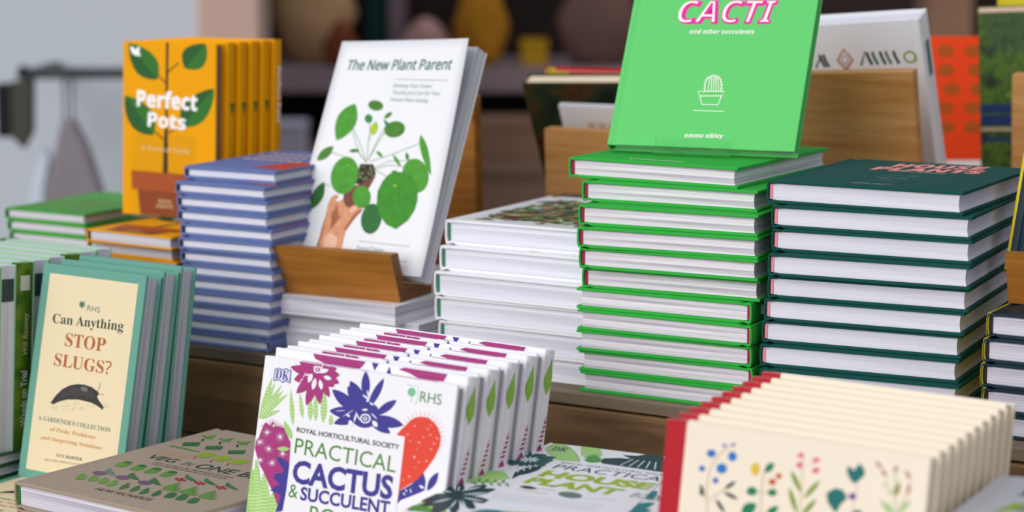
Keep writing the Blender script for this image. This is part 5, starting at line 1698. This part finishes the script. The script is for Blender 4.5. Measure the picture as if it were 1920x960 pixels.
for k in range(8):
    x, y, a = [(-1.7422, 1.8382, 0.8), (-1.7401, 1.8391, -0.1)][k] if k < 2 else (-1.737 + 0.001 * (k % 2), 1.8385, 0)
    lab = 'bright green leafy hardback on top of the far left green pile' if k == 0 else f'bright green leafy hardback, {ORD[k].strip()} from top of the far left green pile'
    place('leafy', flat(x, y, (7 - k) * T, a), lab, 'leafy green hardbacks in a pile')

# ------------------------------------------------------------------ seafoam slug books
W, H, T = 0.1308, 0.1996, 0.0215
m = hardback_meshes(W, H, T, 'seafoam_case', 'page_white', 'endband_dark', groove=0.0007)
il, tx = art_meshes('slug', W, H, T)
make_proto('slug', 'hardback_book', m, [('illustration', il, 'cream panel with an engraved slug'), ('title_lettering', tx, 'green and rust lettering')])
hb = axes(-3.6, 0)[2]
for k in range(3):
    p = Vector((-1.4271, 1.5093, -0.0905)) + hb * 0.0272 * k
    lab = ['seafoam slug book standing in front, cream cover panel showing', 'seafoam slug book standing second, just behind the front slug book', 'seafoam slug book standing last of its row, nearest the wooden step'][k]
    place('slug', upright(p.x, p.y, p.z, -3.6, 12.17 - 1.25 * k, T), lab, 'seafoam slug books', skip=() if k == 0 else ('illustration', 'title_lettering'))
for k in range(3):
    lab = ['seafoam slug book lying flat on top of the pile below the standing slug books', 'seafoam slug book lying flat in the middle of the pile below the standing slug books', 'seafoam slug book lying flat at the bottom of the pile below the standing slug books'][k]
    place('slug', flat(-1.432, 1.385, -0.155 + (2 - k) * T, 0), lab, 'seafoam slug books', skip=() if k == 0 else ('illustration', 'title_lettering'))

# pale row at the left edge and the thin pile under it
W, H, T = 0.135, 0.176, 0.0203
m = hardback_meshes(W, H, T, 'pale_case', 'page_smooth', 'endband_leaf', ('mossy_photo', 0.0095), bt=0.0018, oh=0.0006)
tb = MB(); tb.box('ink_darktab' if ink('darktab') else '', W - 0.0013, W - 0.0011, H - 0.034, H - 0.013, 0.0024, T - 0.0024)
sl = MB(); sl.box('ink_spinelabel' if ink('spinelabel') else '', -0.0010, -0.0007, H - 0.026, H - 0.012, 0.004, T - 0.005)
st = MB()
st.text(ink_name('white'), 'Weeds on Trial', 'g', 0.022, 0, 0.052, 0.0075, 0, 0, 0.01, 0.001)
st.text(ink_name('palegold'), 'Will Rooney', 'g', 0.088, 0, 0.040, 0.0060, 0, 0.2, 0, 0.001)
st = st.mesh('spine_lettering', lambda v: Vector((-v.z, v.x, T - 0.0065 - v.y)))
make_proto('pale', 'hardback_book', m, [('spine_label', sl.mesh('spine_label'), 'small white label'), ('spine_lettering', st, 'white handwritten spine title')], [('page_tab', tb.mesh('page_tab'), 'dark patch on the page edges')])
hb = axes(-3.6, 0)[2]
r0 = axes(-3.6, 0)[0]
for k in range(-3, 5):
    p = Vector((-1.4400, 1.5290, -0.0700)) + hb * (0.0207 * k + 0.0125) - r0 * W
    j = k + 3
    nm = ORD[j].strip() or 'first'
    if k in (-1, 2, 5):
        lab = f'{nm} pale green book of the left upright row, mossy spine facing right'
        place('pale', upright_reversed(p.x, p.y, p.z, -3.6, 4.0, W), lab, 'pale green books standing in a row at the left', skip=('page_tab',))
    else:
        lab = f'{nm} pale green book of the left upright row, page edges facing right'
        place('pale', upright(p.x, p.y, p.z, -3.6, 4.0, T), lab, 'pale green books standing in a row at the left', skip=('spine_label', 'spine_lettering'))
m = hardback_meshes(0.135, 0.27, 0.0106, 'deep_green_case', 'page_white', 'endband_dark', bt=0.0016, oh=0.0012, groove=0.0004)
make_proto('thin', 'hardback_book', m)
for k in range(8):
    place('thin', flat(-1.5760, 1.4500, -0.155 + (7 - k) * 0.0106, -2.5), 'thin dark green hardback on top of the pile under the pale upright row' if k == 0 else f'thin dark green hardback, {ORD[k].strip()} from top of the pile under the pale upright row', 'thin green books lying in a pile')

# ------------------------------------------------------------------ linen vegetable books
W, H, T = 0.1950, 0.2400, 0.0230
m = hardback_meshes(W, H, T, 'linen', 'page_white', 'endband_leaf', bt=0.0028)
il, tx = art_meshes('veg', W, H, T)
make_proto('veg', 'hardback_book', m, [('illustration', il, 'rows of printed vegetables'), ('title_lettering', tx, 'dark lettering')])
for k in range(5):
    lab = 'grey linen vegetable book lying on top of its pile, rows of vegetables on cover' if k == 0 else f'grey linen hardback, {ORD[k].strip()} from top of the vegetable book pile'
    place('veg', flat(-1.2794 + 0.0008 * (k % 2), 1.3494 + 0.001 * (k % 3), -0.155 + (4 - k) * T, -6.0), lab, 'grey linen vegetable books', skip=() if k == 0 else ('illustration', 'title_lettering'))

# ------------------------------------------------------------------ white cactus and succulent books in a leaning row
W, H, T = 0.1960, 0.2360, 0.0141
m = hardback_meshes(W, H, T, 'gloss_white', 'page_grey', 'endband_dark', bt=0.0024, oh=0.0026, groove=0.0006)
il, tx = art_meshes('cactus', W, H, T)
def top_band(z, flip):
    q = MB()
    def X(x):
        return W - x if flip else x
    def P(mat, pts):
        q.poly(ink_name(mat), [(X(x), y) for x, y in pts], z)
    e = H - 0.0006
    P('plum', [(0.040, e), (0.043, e - 0.004), (0.052, e - 0.006), (0.057, e - 0.010), (0.066, e - 0.008), (0.074, e - 0.012), (0.086, e - 0.009), (0.092, e - 0.004), (0.095, e)])
    P('plum', [(0.128, e - 0.002), (0.134, e), (0.176, e), (0.173, e - 0.006), (0.150, e - 0.007), (0.140, e - 0.004)])
    P('indigo', [(0.101, e), (0.108, e), (0.1045, e - 0.006)])
    P('indigo', [(0.116, e - 0.008), (0.122, e - 0.008), (0.119, e - 0.001)])
    if not flip:
        for a in range(7):
            q.poly(ink_name('paperwhite'), [(0.060 + a * 0.0035, e - 0.002), (0.062 + a * 0.0035, e - 0.003), (0.061 + a * 0.0035, e - 0.006)], z + 0.0001)
    return q
rb = top_band(-0.0002, True)
rb2 = rb.mesh('back_illustration')
te = MB()
for x0, x1, c in ((0.040, 0.094, 'plum'), (0.130, 0.176, 'plum'), (0.101, 0.107, 'indigo')):
    te.box(ink_name(c), x0, x1, H + 0.00005, H + 0.0003, T - 0.0022, T - 0.0003)
sa = MB()
def spine_poly(mat, pts, lift=0.0):
    sa.poly(ink_name(mat), [(x, SY(y)) for x, y in pts], 0.0009 + lift)
SY = lambda y: 0.199 + (y - 0.150) * 0.43 if y > 0.14 else 0.146 + (y - 0.052) * 0.53
spine_poly('lime', [(0.0040, 0.196), (0.0015, 0.180), (0.0022, 0.168), (0.0060, 0.150), (0.0110, 0.168), (0.0116, 0.186), (0.0085, 0.220), (0.0062, 0.205)])
for a in range(7):
    spine_poly('sage', [(0.004, 0.172 + a * 0.005), (0.0095, 0.174 + a * 0.005), (0.0095, 0.1755 + a * 0.005), (0.004, 0.1735 + a * 0.005)], 0.0001)
spine_poly('plum', [(0.0055, 0.052), (0.0020, 0.062), (0.0030, 0.072), (0.0060, 0.078), (0.0095, 0.068), (0.0085, 0.060)])
for a in range(5):
    spine_poly('plum', [(0.0025 + 0.0012 * a, 0.080 + a * 0.007), (0.0075 + 0.0008 * a, 0.081 + a * 0.007), (0.0090 + 0.0006 * a, 0.085 + a * 0.007), (0.0040 + 0.0012 * a, 0.0835 + a * 0.007)])
spine_poly('plum', [(0.0085, 0.112), (0.0095, 0.112), (0.0125, 0.132), (0.0110, 0.122)])
sa = sa.mesh('spine_illustration', lambda v: Vector((-v.z, v.y, v.x)))
make_proto('cactus', 'hardback_book', m, [('illustration', il, 'printed succulents and a red cactus'), ('title_lettering', tx, 'green and indigo lettering'), ('back_illustration', rb2, 'printed succulents'), ('spine_illustration', sa, 'green leaf and plum cactus'), ('edge_printing', te.mesh('edge_printing'))])
hb = axes(-5.7, 0)[2]
for k in range(10):
    p = Vector((-1.074, 1.3711, -0.1550)) + hb * 0.01520 * k - axes(-5.7, 0)[0] * 0.0018 * k
    dz = 0.0 if k == 0 else 0.0040 if k % 2 else 0.0030
    nm = ORD[k].strip()
    if k % 2 == 0:
        lab = 'white cactus and succulent book at the front of the leaning row, full cover showing' if k == 0 else f'white cactus and succulent book, {nm} in the leaning row, page edges facing right'
        p = p + axes(-5.7, 11.42)[1] * dz
        place('cactus', upright(p.x, p.y, p.z, -5.7, 11.42, T), lab, 'white cactus books in a leaning row', skip=('back_illustration', 'spine_illustration') if k == 0 else ('back_illustration', 'spine_illustration', 'title_lettering'))
    else:
        lab = 'white cactus and succulent book at the back of the leaning row, spine facing right' if k == 9 else f'white cactus and succulent book, {nm} in the leaning row, spine facing right'
        p = p + axes(-5.7, 11.42)[1] * dz
        place('cactus', upright_reversed(p.x, p.y, p.z, -5.7, 11.42, W), lab, 'white cactus books in a leaning row', skip=('illustration', 'title_lettering', 'edge_printing'))

# ------------------------------------------------------------------ white house plant books lying at the front
W, H, T = 0.1960, 0.2360, 0.0220
m = hardback_meshes(W, H, T, 'gloss_white', 'page_grey', 'endband_dark', groove=0.0006)
il, tx = art_meshes('houseplant', W, H, T)
make_proto('houseplant', 'hardback_book', m, [('illustration', il, 'printed dark green leaves and garden tools'), ('title_lettering', tx, 'lime green and dark lettering')])
for k in range(7):
    lab = 'white house plant book lying face up in front, lime green title' if k == 0 else f'white house plant book, {ORD[k].strip()} from top of the front pile'
    place('houseplant', flat(-0.8737 + 0.0006 * (k % 3), 1.3190 + 0.0008 * (k % 2), -0.155 + (6 - k) * T + 0.0003 * 0, 2.5), lab, 'white house plant books in the front pile', skip=() if k == 0 else ('illustration', 'title_lettering'))

# ------------------------------------------------------------------ cream flower books with red spines
W, H, T = 0.1963, 0.2000, 0.0184
m = hardback_meshes(W, H, T, 'cream_case', 'page_cream', 'endband_dark', ('red_cloth', 0.0168), bt=0.0030, oh=0.0012, groove=0.0003)
il, tx = art_meshes('herbal', W, H, T)
make_proto('herbal', 'hardback_book', m, [('illustration', il, 'painted wild flowers')])
hb = axes(-4.37, 0)[2]
rr = axes(-4.37, 0)[0]
for k in range(10):
    p = Vector((-0.6764, 1.3132, -0.1122)) + hb * 0.0195 * k - rr * 0.0025 * k
    lab = 'cream flower book with red spine at the front of its row, painted flowers showing' if k == 0 else 'cream book with red spine at the back of the cream row' if k == 9 else f'cream book with red spine, {ORD[k].strip()} from the front of the cream row'
    place('herbal', upright(p.x, p.y, p.z, -4.37, 9.9, T), lab, 'cream flower books in a leaning row', skip=() if k == 0 else ('illustration',))
make_proto('herbal_flat', 'hardback_book', hardback_meshes(W, H + 0.03, 0.0208, 'cream_case', 'page_cream', 'endband_dark', ('red_cloth', 0.0168), bt=0.0030, oh=0.0012, groove=0.0003))
for k in range(2):
    place('herbal_flat', flat(-0.6860, 1.3050, -0.155 + (1 - k) * 0.0208, -4.37), f'cream book with red spine lying flat beneath the cream row, {["upper", "lower"][k]} of two', 'cream flower books lying under the row')

# ------------------------------------------------------------------ pale grey books, front right corner
W, H, T = 0.18, 0.23, 0.0200
plain('grey_card', '#B9BAC0', 0.4, 0.35)
m = hardback_meshes(W, H, T, 'grey_card', 'page_grey', 'endband_dark', groove=0.0005)
il = MB()
for a in range(9):
    il.poly(ink_name('leaf2' if a % 2 else 'chard'), [(0.022 + a * 0.012, 0.13 + 0.012 * (a % 3)), (0.034 + a * 0.012, 0.142), (0.040 + a * 0.012, 0.165 + 0.006 * (a % 2)), (0.030 + a * 0.012, 0.158)], T + 0.00015)
for p in ((0.03, 0.06), (0.07, 0.08), (0.11, 0.05)):
    il.poly(ink_name('vegleaf'), [(p[0], p[1]), (p[0] + 0.03, p[1] + 0.01), (p[0] + 0.035, p[1] + 0.04), (p[0] + 0.01, p[1] + 0.03)], T + 0.00015)
tx = MB()
tx.text(ink_name('rose'), 'GREEN', 'i', 0.03, 0.206, 0.12, 0.013, 0, 0, 0, T + 0.00018)
tx.text(ink_name('forest'), 'INDOORS', 'i', 0.026, 0.180, 0.13, 0.015, 0, 0, 0, T + 0.00018)
make_proto('greybook', 'hardback_book', m, [('illustration', il.mesh('illustration'), 'printed green leaves'), ('title_lettering', tx.mesh('title_lettering'))])
for k in range(10):
    lab = 'pale grey book lying on top of the front right corner pile, green leaves printed' if k == 0 else f'pale grey book, {ORD[k].strip()} from top of the front right corner pile'
    place('greybook', flat(-0.4660, 1.2360, -0.155 + (9 - k) * T, 2.5), lab, 'pale grey books in the front right pile', skip=() if k == 0 else ('illustration', 'title_lettering'))

# ------------------------------------------------------------------ navy and yellow stack, right edge
W, H, T = 0.165, 0.22, 0.02071
m = hardback_meshes(W, H, T, 'navy_case', 'page_white', 'endband_dark', ('yellow_spine', 0.0034), bt=0.0028)
make_proto('navy', 'hardback_book', m)
NAVY = [(-0.5851, 1.7545, 0), (-0.5865, 1.7512, 0), (-0.5876, 1.7506, 0), (-0.586, 1.7508, 0), (-0.5850, 1.7510, 0)]
for k, (x, y, a) in enumerate(NAVY):
    lab = 'navy book with yellow spine on top of the right edge stack' if k == 0 else 'navy book with yellow spine at the bottom of the right edge stack' if k == 4 else f'navy book with yellow spine, {ORD[k].strip()} from top of the right edge stack'
    place('navy', flat(x, y, (4 - k) * T, a), lab, 'navy books with yellow spines in a stack')
NZ = 5 * T
oak_stand('oak book stand on the navy and yellow stack at the right edge', flat(-0.5835, 1.8040, NZ + 0.0002, 4), 0.14,
          [(0.0, 0.0), (0.0155, 0.0), (-0.0035, 0.045), (-0.0185, 0.045)],
          [(0.0157, 0.0), (0.064, 0.0), (0.064, 0.0080), (0.0465, 0.0085), (0.0205, 0.0145), (0.0103, 0.0135)],
          [(0.0475, 0.0118), (0.0605, 0.0112), (0.136, 0.158), (0.1225, 0.162)])
m = hardback_meshes(0.165, 0.22, 0.0185, 'navy_case', 'page_white', 'endband_dark', ('yellow_spine', 0.0034), bt=0.0028)
make_proto('navy_up', 'hardback_book', m)
place('navy_up', upright(-0.5960, 1.8265, NZ + 0.0250, 2, 26.3, 0.0185), 'navy book with yellow spine propped on the oak stand at the right edge')

# ------------------------------------------------------------------ second rank behind the stacks
W, H, T = 0.145, 0.115, 0.0210
m = hardback_meshes(W, H, T, 'sage_grey_case', 'page_white', 'endband_dark')
il = MB(); il.stroke(ink_name('paleaqua'), [(0.05, 0.055), (0.095, 0.062)], 0.010, T + 0.0002)
make_proto('sagebook', 'hardback_book', m, [('title_lettering', il.mesh('title_lettering'), 'pale stripe of lettering')])
for k in range(6):
    lab = 'dark sage green book on top of the low pile behind the white stack' if k == 0 else f'dark sage green book, {ORD[k].strip()} from top of the low pile behind the white stack'
    place('sagebook', flat(-1.1650, 1.9880, (5 - k) * T, 7), lab, 'dark sage books in the rear pile', skip=() if k == 0 else ('title_lettering',))

def stand_from_behind(label, x, y, z, yaw, tilt, roll, w, h, bz, depth, mat='pale_oak'):
    """Oak stand facing away: its tall back board towards us, base and lip beyond. x, y, z: lower left of the board."""
    rt = thing('book_stand', label, 'book stand', None, flat(x, y, 0, yaw))
    r, u, b = axes(yaw, tilt, roll)
    o = Vector((x, y, z)) - u * ((z - 0.0015) / u.z)
    L = flat(x, y, 0, yaw).inverted() @ mat4(r, u, -b, o)
    q = MB(); q.box(mat, 0, w, 0, h + (z - 0.0015) / u.z, -0.018, 0, 0.0012, L)
    mesh_obj('back_board', q.mesh('back_board'), rt)
    y0 = 0.0215 + abs(math.tan(math.radians(tilt))) * z
    box_part('base', mat, rt, 0.002, w - 0.002, y0, y0 + depth, 0.0, bz, 0.0012)
    box_part('front_lip', mat, rt, 0.002, w - 0.002, y0 + depth + 0.0005, y0 + depth + 0.013, 0.0, bz + 0.04, 0.0012)
    return rt
# big white book seen from behind its stand, right of the green book
stand_from_behind('tall oak book stand seen from behind, large white book on it', -0.9716, 2.1, 0.0652, 6, -8, 2.96, 0.2, 0.2, 0.0640, 0.125)
W, H, T = 0.2, 0.25, 0.034
m = hardback_meshes(W, H, T, 'white_case', 'page_smooth', 'endband_green', bt=0.003, oh=0.004)
il = MB()
def sprig(col, pts, wd=0.0022):
    il.stroke(ink_name(col), [(W - x, y + 0.0135) for x, y in pts], wd, -0.0002)
for x, col in ((0.096, 'forest'), (0.100, 'forest'), (0.146, 'forest'), (0.152, 'leaf5'), (0.160, 'forest'), (0.166, 'mossgrey'), (0.174, 'forest')):
    sprig(col, [(x, 0.1905), (x - 0.003, 0.198), (x - 0.0045, 0.2045)], 0.0030)
sprig('forest', [(0.086, 0.1905), (0.091, 0.200), (0.096, 0.191)])
sprig('rust', [(0.118, 0.187), (0.110, 0.197), (0.118, 0.209), (0.126, 0.197), (0.118, 0.187)])
sprig('rosebrown', [(0.118, 0.192), (0.114, 0.197), (0.118, 0.203), (0.122, 0.197), (0.118, 0.192)], 0.0014)
sprig('forest', [(0.134, 0.1905), (0.140, 0.205), (0.146, 0.1905)])
sprig('chard', [(0.186 + 0.006 * math.cos(a * 0.785), 0.197 + 0.006 * math.sin(a * 0.785)) for a in range(9)])
mi = il.mesh('back_illustration')
se = MB(); se.box(ink_name('mossgrey'), -0.0012, -0.0007, 0.185, 0.222, 0.011, 0.022)
make_proto('bigwhite', 'hardback_book', m, [('back_illustration', mi, 'title built of printed sprigs'), ('spine_lettering', se.mesh('spine_lettering'))])
place('bigwhite', upright_reversed(-0.9813, 2.2, 0.0661, 6, -16, W, 4.78), 'large white hardback on the tall oak stand, seen from behind, sprig lettering')

# the same kind of stand in the gap, dark books on it
stand_from_behind('oak book stand seen from behind in the gap left of the green book', -1.2089, 2.12, 0.0646, 6, -5, -0.4, 0.17, 0.13, 0.0565, 0.165)
W, H, T = 0.22, 0.2, 0.022
make_proto('jungle', 'hardback_book', hardback_meshes(W, H, T, 'dark_jungle_photo', 'page_cream', 'endband_dark', oh=0.002))
r_, u_, b_ = axes(6, -25.8, 2.1)
p = Vector((-1.2683, 2.25, 0.0578))
place('jungle', upright_reversed(p.x, p.y, p.z, 6, -25.8, W, 2.1), 'dark jungle picture book leaning on the oak stand in the gap')
make_proto('striped', 'hardback_book', hardback_meshes(W, H, 0.012, 'red_cloth', 'page_cream', 'endband_dark', ('yellow_spine', 0.03), bt=0.003))
p2 = p + b_ * 0.0228 + u_ * 0.002 + r_ * 0.012
place('striped', upright(p2.x, p2.y, p2.z, 6, -25.8, 0.012), 'thin red and yellow book behind the dark jungle book')
make_proto('leaflet', 'paperback_book', paperback_meshes(0.17, 0.182, 0.006, 'card_white', 'page_white'))
il = MB()
for a in range(9):
    il.stroke(ink_name('blush'), [(0.030 + a * 0.0125, 0.155), (0.039 + a * 0.0125, 0.155)], 0.012, 0.0063)
PROTO['leaflet'] = (PROTO['leaflet'][0], PROTO['leaflet'][1], [('title_lettering', il.mesh('title_lettering'), 'pale red lettering')], ())
r_, u_, b_ = axes(6, -29.6, 1.3)
p3 = Vector((-1.2137, 2.22, 0.0701)) - u_ * 0.0129
place('leaflet', upright(p3.x, p3.y, p3.z, 6, -29.6, 0.006), 'thin white paperback between the dark jungle book and its oak stand')

# oak stand seen past the propped paperback
stand_from_behind('dark oak book stand behind the propped white paperback', -1.4220, 2.0770, 0.11, 6, -3, 0, 0.14, 0.118, 0.02, 0.08, 'oak')

# garden picture book and its stand at the right edge
stand_from_behind('oak book stand seen from behind at the upper right edge', -0.7533, 2.33, 0.0777, 6, -5, 0.5, 0.2, 0.18, 0.0690, 0.19)
W, H, T = 0.2, 0.25, 0.02
m = hardback_meshes(W, H, T, 'garden_photo', 'page_white', 'endband_dark')
il = MB()
def gp(col, x0, x1, y0, y1, z=-0.0002):
    il.poly(ink_name(col), [(W - x0, y0), (W - x1, y0), (W - x1, y1), (W - x0, y1)], z)
gp('navyink', 0.001, W - 0.001, 0.1165, 0.1285); gp('navyink', 0.001, W - 0.001, 0.1305, 0.1405)
gp('tan', 0.001, W - 0.001, 0.110, 0.1145); gp('navyink', 0.001, W - 0.001, 0.0985, 0.103)
gp('blush', 0.001, W - 0.001, H - 0.006, H - 0.001)
for a in range(12):
    il.stroke(ink_name('forest'), [(W - 0.012 - a * 0.005, 0.20), (W - 0.012 - a * 0.005, 0.242)], 0.0012, -0.0002)
    il.stroke(ink_name('forest'), [(W - 0.010, 0.200 + a * 0.0036), (W - 0.072, 0.200 + a * 0.0036)], 0.0010, -0.00025)
make_proto('garden', 'hardback_book', m, [('illustration', il.mesh('illustration'), 'blue bench and trellis in a garden photograph')])
r_, u_, b_ = axes(6, 0, 3.0)
p = Vector((-0.8260, 2.45, 0.0712))
place('garden', upright_reversed(p.x, p.y, p.z, 6, 0, W, 3.0), 'garden photograph book standing at the upper right, behind the oak stand')
make_proto('yellowbook', 'hardback_book', hardback_meshes(0.2, 0.262, 0.02, 'yellow_spine', 'page_white', 'endband_dark'))
p2 = p + b_ * 0.0205 + r_ * 0.004
place('yellowbook', upright(p2.x, p2.y, p2.z + 0.0010, 6, 0, 0.02), 'bright yellow book just behind the garden photograph book')

# orange book further back
plain('orange_case', '#F04410', 0.5, 0.3)
m = hardback_meshes(0.14, 0.214, 0.02, 'orange_case', 'page_white', 'endband_dark')
il = MB()
il.poly(ink_name('paperwhite'), [(0.014, 0.002), (0.139, 0.002), (0.139, 0.064), (0.014, 0.064)], 0.0202)
rnd = random.Random(4)
for a in range(14):
    x, y = 0.03 + (a % 3) * 0.034 + rnd.random() * 0.01, 0.104 + (a // 3) * 0.023
    il.poly(ink_name('dot'), [(x + 0.011 * math.cos(q), y + 0.008 * math.sin(q)) for q in [s * 0.785 for s in range(8)]], 0.0202)
make_proto('orange', 'hardback_book', m, [('illustration', il.mesh('illustration'), 'brown dots and a white lower panel')])
place('orange', upright(-0.9440, 2.5630, 0.0665, 31, 8, 0.02), 'orange book with white lower panel standing far behind, right of the white book')
r = thing('book_block', 'low dark wooden block carrying the orange book', 'stand', None, flat(-0.956, 2.570, 0, 31))
box_part('block', 'dark_shelf', r, 0, 0.165, -0.015, 0.06, 0.0, 0.0630)

# ------------------------------------------------------------------ far background, out of focus
plain('rail_steel', '#3C4247', 0.5, 0.4)
r = thing('wall_rail', 'dark horizontal rail fixed along the pale wall', 'rail', None, far_obj(-0.95, 4.40, 0.112))
b = MB(); b.box('rail_steel', -0.02, 0.36, -0.012, 0.012, -0.011, 0.011, 0.004); mesh_obj('bar', b.mesh('bar'), r)
for x in (0.0, 0.33):
    b = MB(); b.box('rail_steel', x, x + 0.02, 0.0122, 0.22, -0.008, 0.008, 0.002); mesh_obj('bracket', b.mesh('bracket'), r)
plain('black_nylon', '#1B1E20', 0.7, 0.2)
plain('olive_nylon', '#47473F', 0.7, 0.2)
plain('cotton_grey', '#8B8489', 0.85, 0.1, 0.12, 18)
plain('cotton_white', '#C9D4E2', 0.85, 0.1)
r = thing('pouch', 'small black and olive pouch hanging at the left end of the rail', 'pouch', None, far_obj(-0.965, 4.36, -0.01))
b = MB(); b.box('black_nylon', -0.040, -0.012, -0.01, 0.02, 0.0, 0.105, 0.005); mesh_obj('side_panel', b.mesh('side_panel'), r)
b = MB(); b.prism('olive_nylon', [(-0.0115, 0.0), (0.012, -0.022), (0.030, 0.010), (0.034, 0.115), (-0.0115, 0.108)], -0.01, 0.02, 0.003); mesh_obj('front_panel', b.mesh('front_panel'), r)
b = MB(); b.box('black_nylon', 0.008, 0.020, 0.0, 0.006, 0.113, 0.140, 0.001); mesh_obj('strap', b.mesh('strap'), r)
r = thing('tote_bag', 'grey cotton tote bag hanging from the wall rail', 'bag', None, far_obj(-0.865, 4.365, -0.16))
b = MB()
b.prism('cotton_grey', [(-0.050, 0.0), (0.075, 0.0), (0.060, 0.055), (0.038, 0.130), (0.012, 0.185), (-0.012, 0.185), (-0.030, 0.120), (-0.046, 0.050)], -0.02, 0.02, 0.008); mesh_obj('bag_body', b.mesh('bag_body'), r)
for x in (-0.010, 0.006):
    b = MB(); b.box('olive_nylon', x, x + 0.005, -0.004, 0.0, 0.180, 0.285, 0.001); mesh_obj('handle', b.mesh('handle'), r)
b = MB(); b.prism('cotton_white', [(-0.085, 0.0), (-0.0505, 0.0), (-0.048, 0.05), (-0.036, 0.11), (-0.050, 0.13), (-0.072, 0.06)], -0.018, 0.01, 0.004); mesh_obj('paper_insert', b.mesh('paper_insert'), r)

plain('mauve_edge', '#A08C8E', 0.7, 0.2)
plain('brown_front', '#86695A', 0.8, 0.2, 0.15, 5)
r = thing('shelf_unit', 'brown wooden counter and shelf far behind the stall', 'shelves', None, far_obj(0, 6.0, -0.95))
for nm, mt, bx in (('back_panel', 'near_black_wood', (-0.70, 2.0, 0.50, 0.53, 0, 1.75)), ('countertop', 'brown_front', (-0.70, 2.0, -0.35, 0.499, 0.715, 0.743)), ('shelf', 'mauve_edge', (-0.70, 2.0, 0.0, 0.499, 0.895, 0.960)),
                   ('side_panel', 'dark_shelf', (-0.73, -0.701, 0, 0.53, 0, 1.75)), ('side_panel', 'dark_shelf', (2.001, 2.03, 0, 0.53, 0, 1.75)), ('front_panel', 'brown_front', (-0.70, 2.0, -0.33, -0.31, 0.0, 0.714))):
    box_part(nm, mt, r, *bx)
def lump(name, label, cat, mat, x, z, w, h, d=0.12, seed=0, fw=6.12):
    """A soft full thing: rounded body with a gathered top."""
    rr = random.Random(seed)
    rt = thing(name, label, cat, None, far_obj(x + w / 2, fw, z))
    bm = bmesh.new()
    bmesh.ops.create_icosphere(bm, subdivisions=3, radius=0.5)
    for v in bm.verts:
        k = 1 + 0.11 * math.sin(7 * v.co.x + seed) * math.cos(6 * v.co.z + 2 * seed) + 0.06 * math.sin(13 * v.co.z + 9 * v.co.y + seed)
        s = 1 - 0.7 * max(0, v.co.z) ** 0.9
        v.co = Vector((v.co.x * w * k * s * 1.15, v.co.y * d * k, (max(v.co.z, -0.42) + 0.42) / 0.92 * h))
    for f in bm.faces:
        f.smooth = True
    q = MB(); q.add(bm, mat)
    mesh_obj('body', q.mesh('body'), rt)
    return rt
plain('beige_fabric', '#D8AC7C', 0.9, 0.1, 0.25, 12)
plain('ochre_fabric', '#C88A28', 0.9, 0.1, 0.2, 14)
plain('pink_fabric', '#CFA298', 0.9, 0.1, 0.2, 14)
plain('yellow_box', '#C99A1C', 0.7, 0.2)
plain('teal_board', '#123A38', 0.7, 0.2)
plain('mauve_box', '#8C7A80', 0.7, 0.2)
plain('brown_card', '#8A6A55', 0.8, 0.2, 0.12, 9)
plain('white_card', '#C9C6D2', 0.7, 0.2)
plain('dun_fabric', '#7A5D54', 0.9, 0.1, 0.2, 10)
plain('rust_fabric', '#8A4A30', 0.9, 0.1)
S1, S2 = 0.0105, -0.2065
lump('cloth_bundle', 'blurred beige bundle on the far shelf above the white paperback', 'bundle', 'beige_fabric', -0.65, S1, 0.20, 0.30, 0.14, 1, 6.2)
lump('rust_bundle', 'small rust coloured bundle in front of the beige bundle', 'bundle', 'rust_fabric', -0.50, S1, 0.08, 0.13, 0.07, 2, 6.04)
lump('ochre_bag', 'blurred ochre bag on the far shelf', 'bag', 'ochre_fabric', -0.15, S1, 0.13, 0.26, 0.16, 3)
lump('pink_bundle', 'blurred dusty pink bundle on the far shelf', 'bundle', 'pink_fabric', -0.30, S1, 0.13, 0.13, 0.12, 4)
lump('brown_bundle', 'brown bundle on the far shelf left of the green book', 'bundle', 'dun_fabric', 0.14, S1, 0.20, 0.26, 0.16, 6)
def carton(name, label, mat, x, z, w, h, d=0.2, fw=6.05):
    rt = thing(name, label, 'box', None, far_obj(x, fw, z))
    box_part('body', mat, rt, 0, w, 0, d, 0.0005, h * 0.8, 0.004)
    box_part('lid', mat, rt, -0.003, w + 0.003, -0.003, d + 0.003, h * 0.8 + 0.0004, h, 0.003)
    return rt
carton('teal_box', 'dark teal box on the upper shelf right of the beige bundle', 'teal_board', -0.402, S1, 0.050, 0.25, 0.2, 6.2)
carton('grey_box', 'slim grey box on the upper shelf', 'mauve_box', -0.342, S1, 0.045, 0.25, 0.2, 6.2)
carton('yellow_carton', 'small yellow box on the far shelf', 'yellow_box', 0.025, S1, 0.070, 0.065)
carton('white_carton', 'pale box on the far counter behind the white paperback', 'white_card', -0.635, S2, 0.10, 0.092, 0.12, 5.75)
carton('brown_carton', 'wide brown cardboard box on the far counter', 'brown_card', -0.10, S2, 0.20, 0.10, 0.2, 5.72)
carton('tan_carton', 'tall tan box on the far shelf at the right', 'brown_card', 1.12, S1, 0.12, 0.34)
bpy.context.view_layer.update()
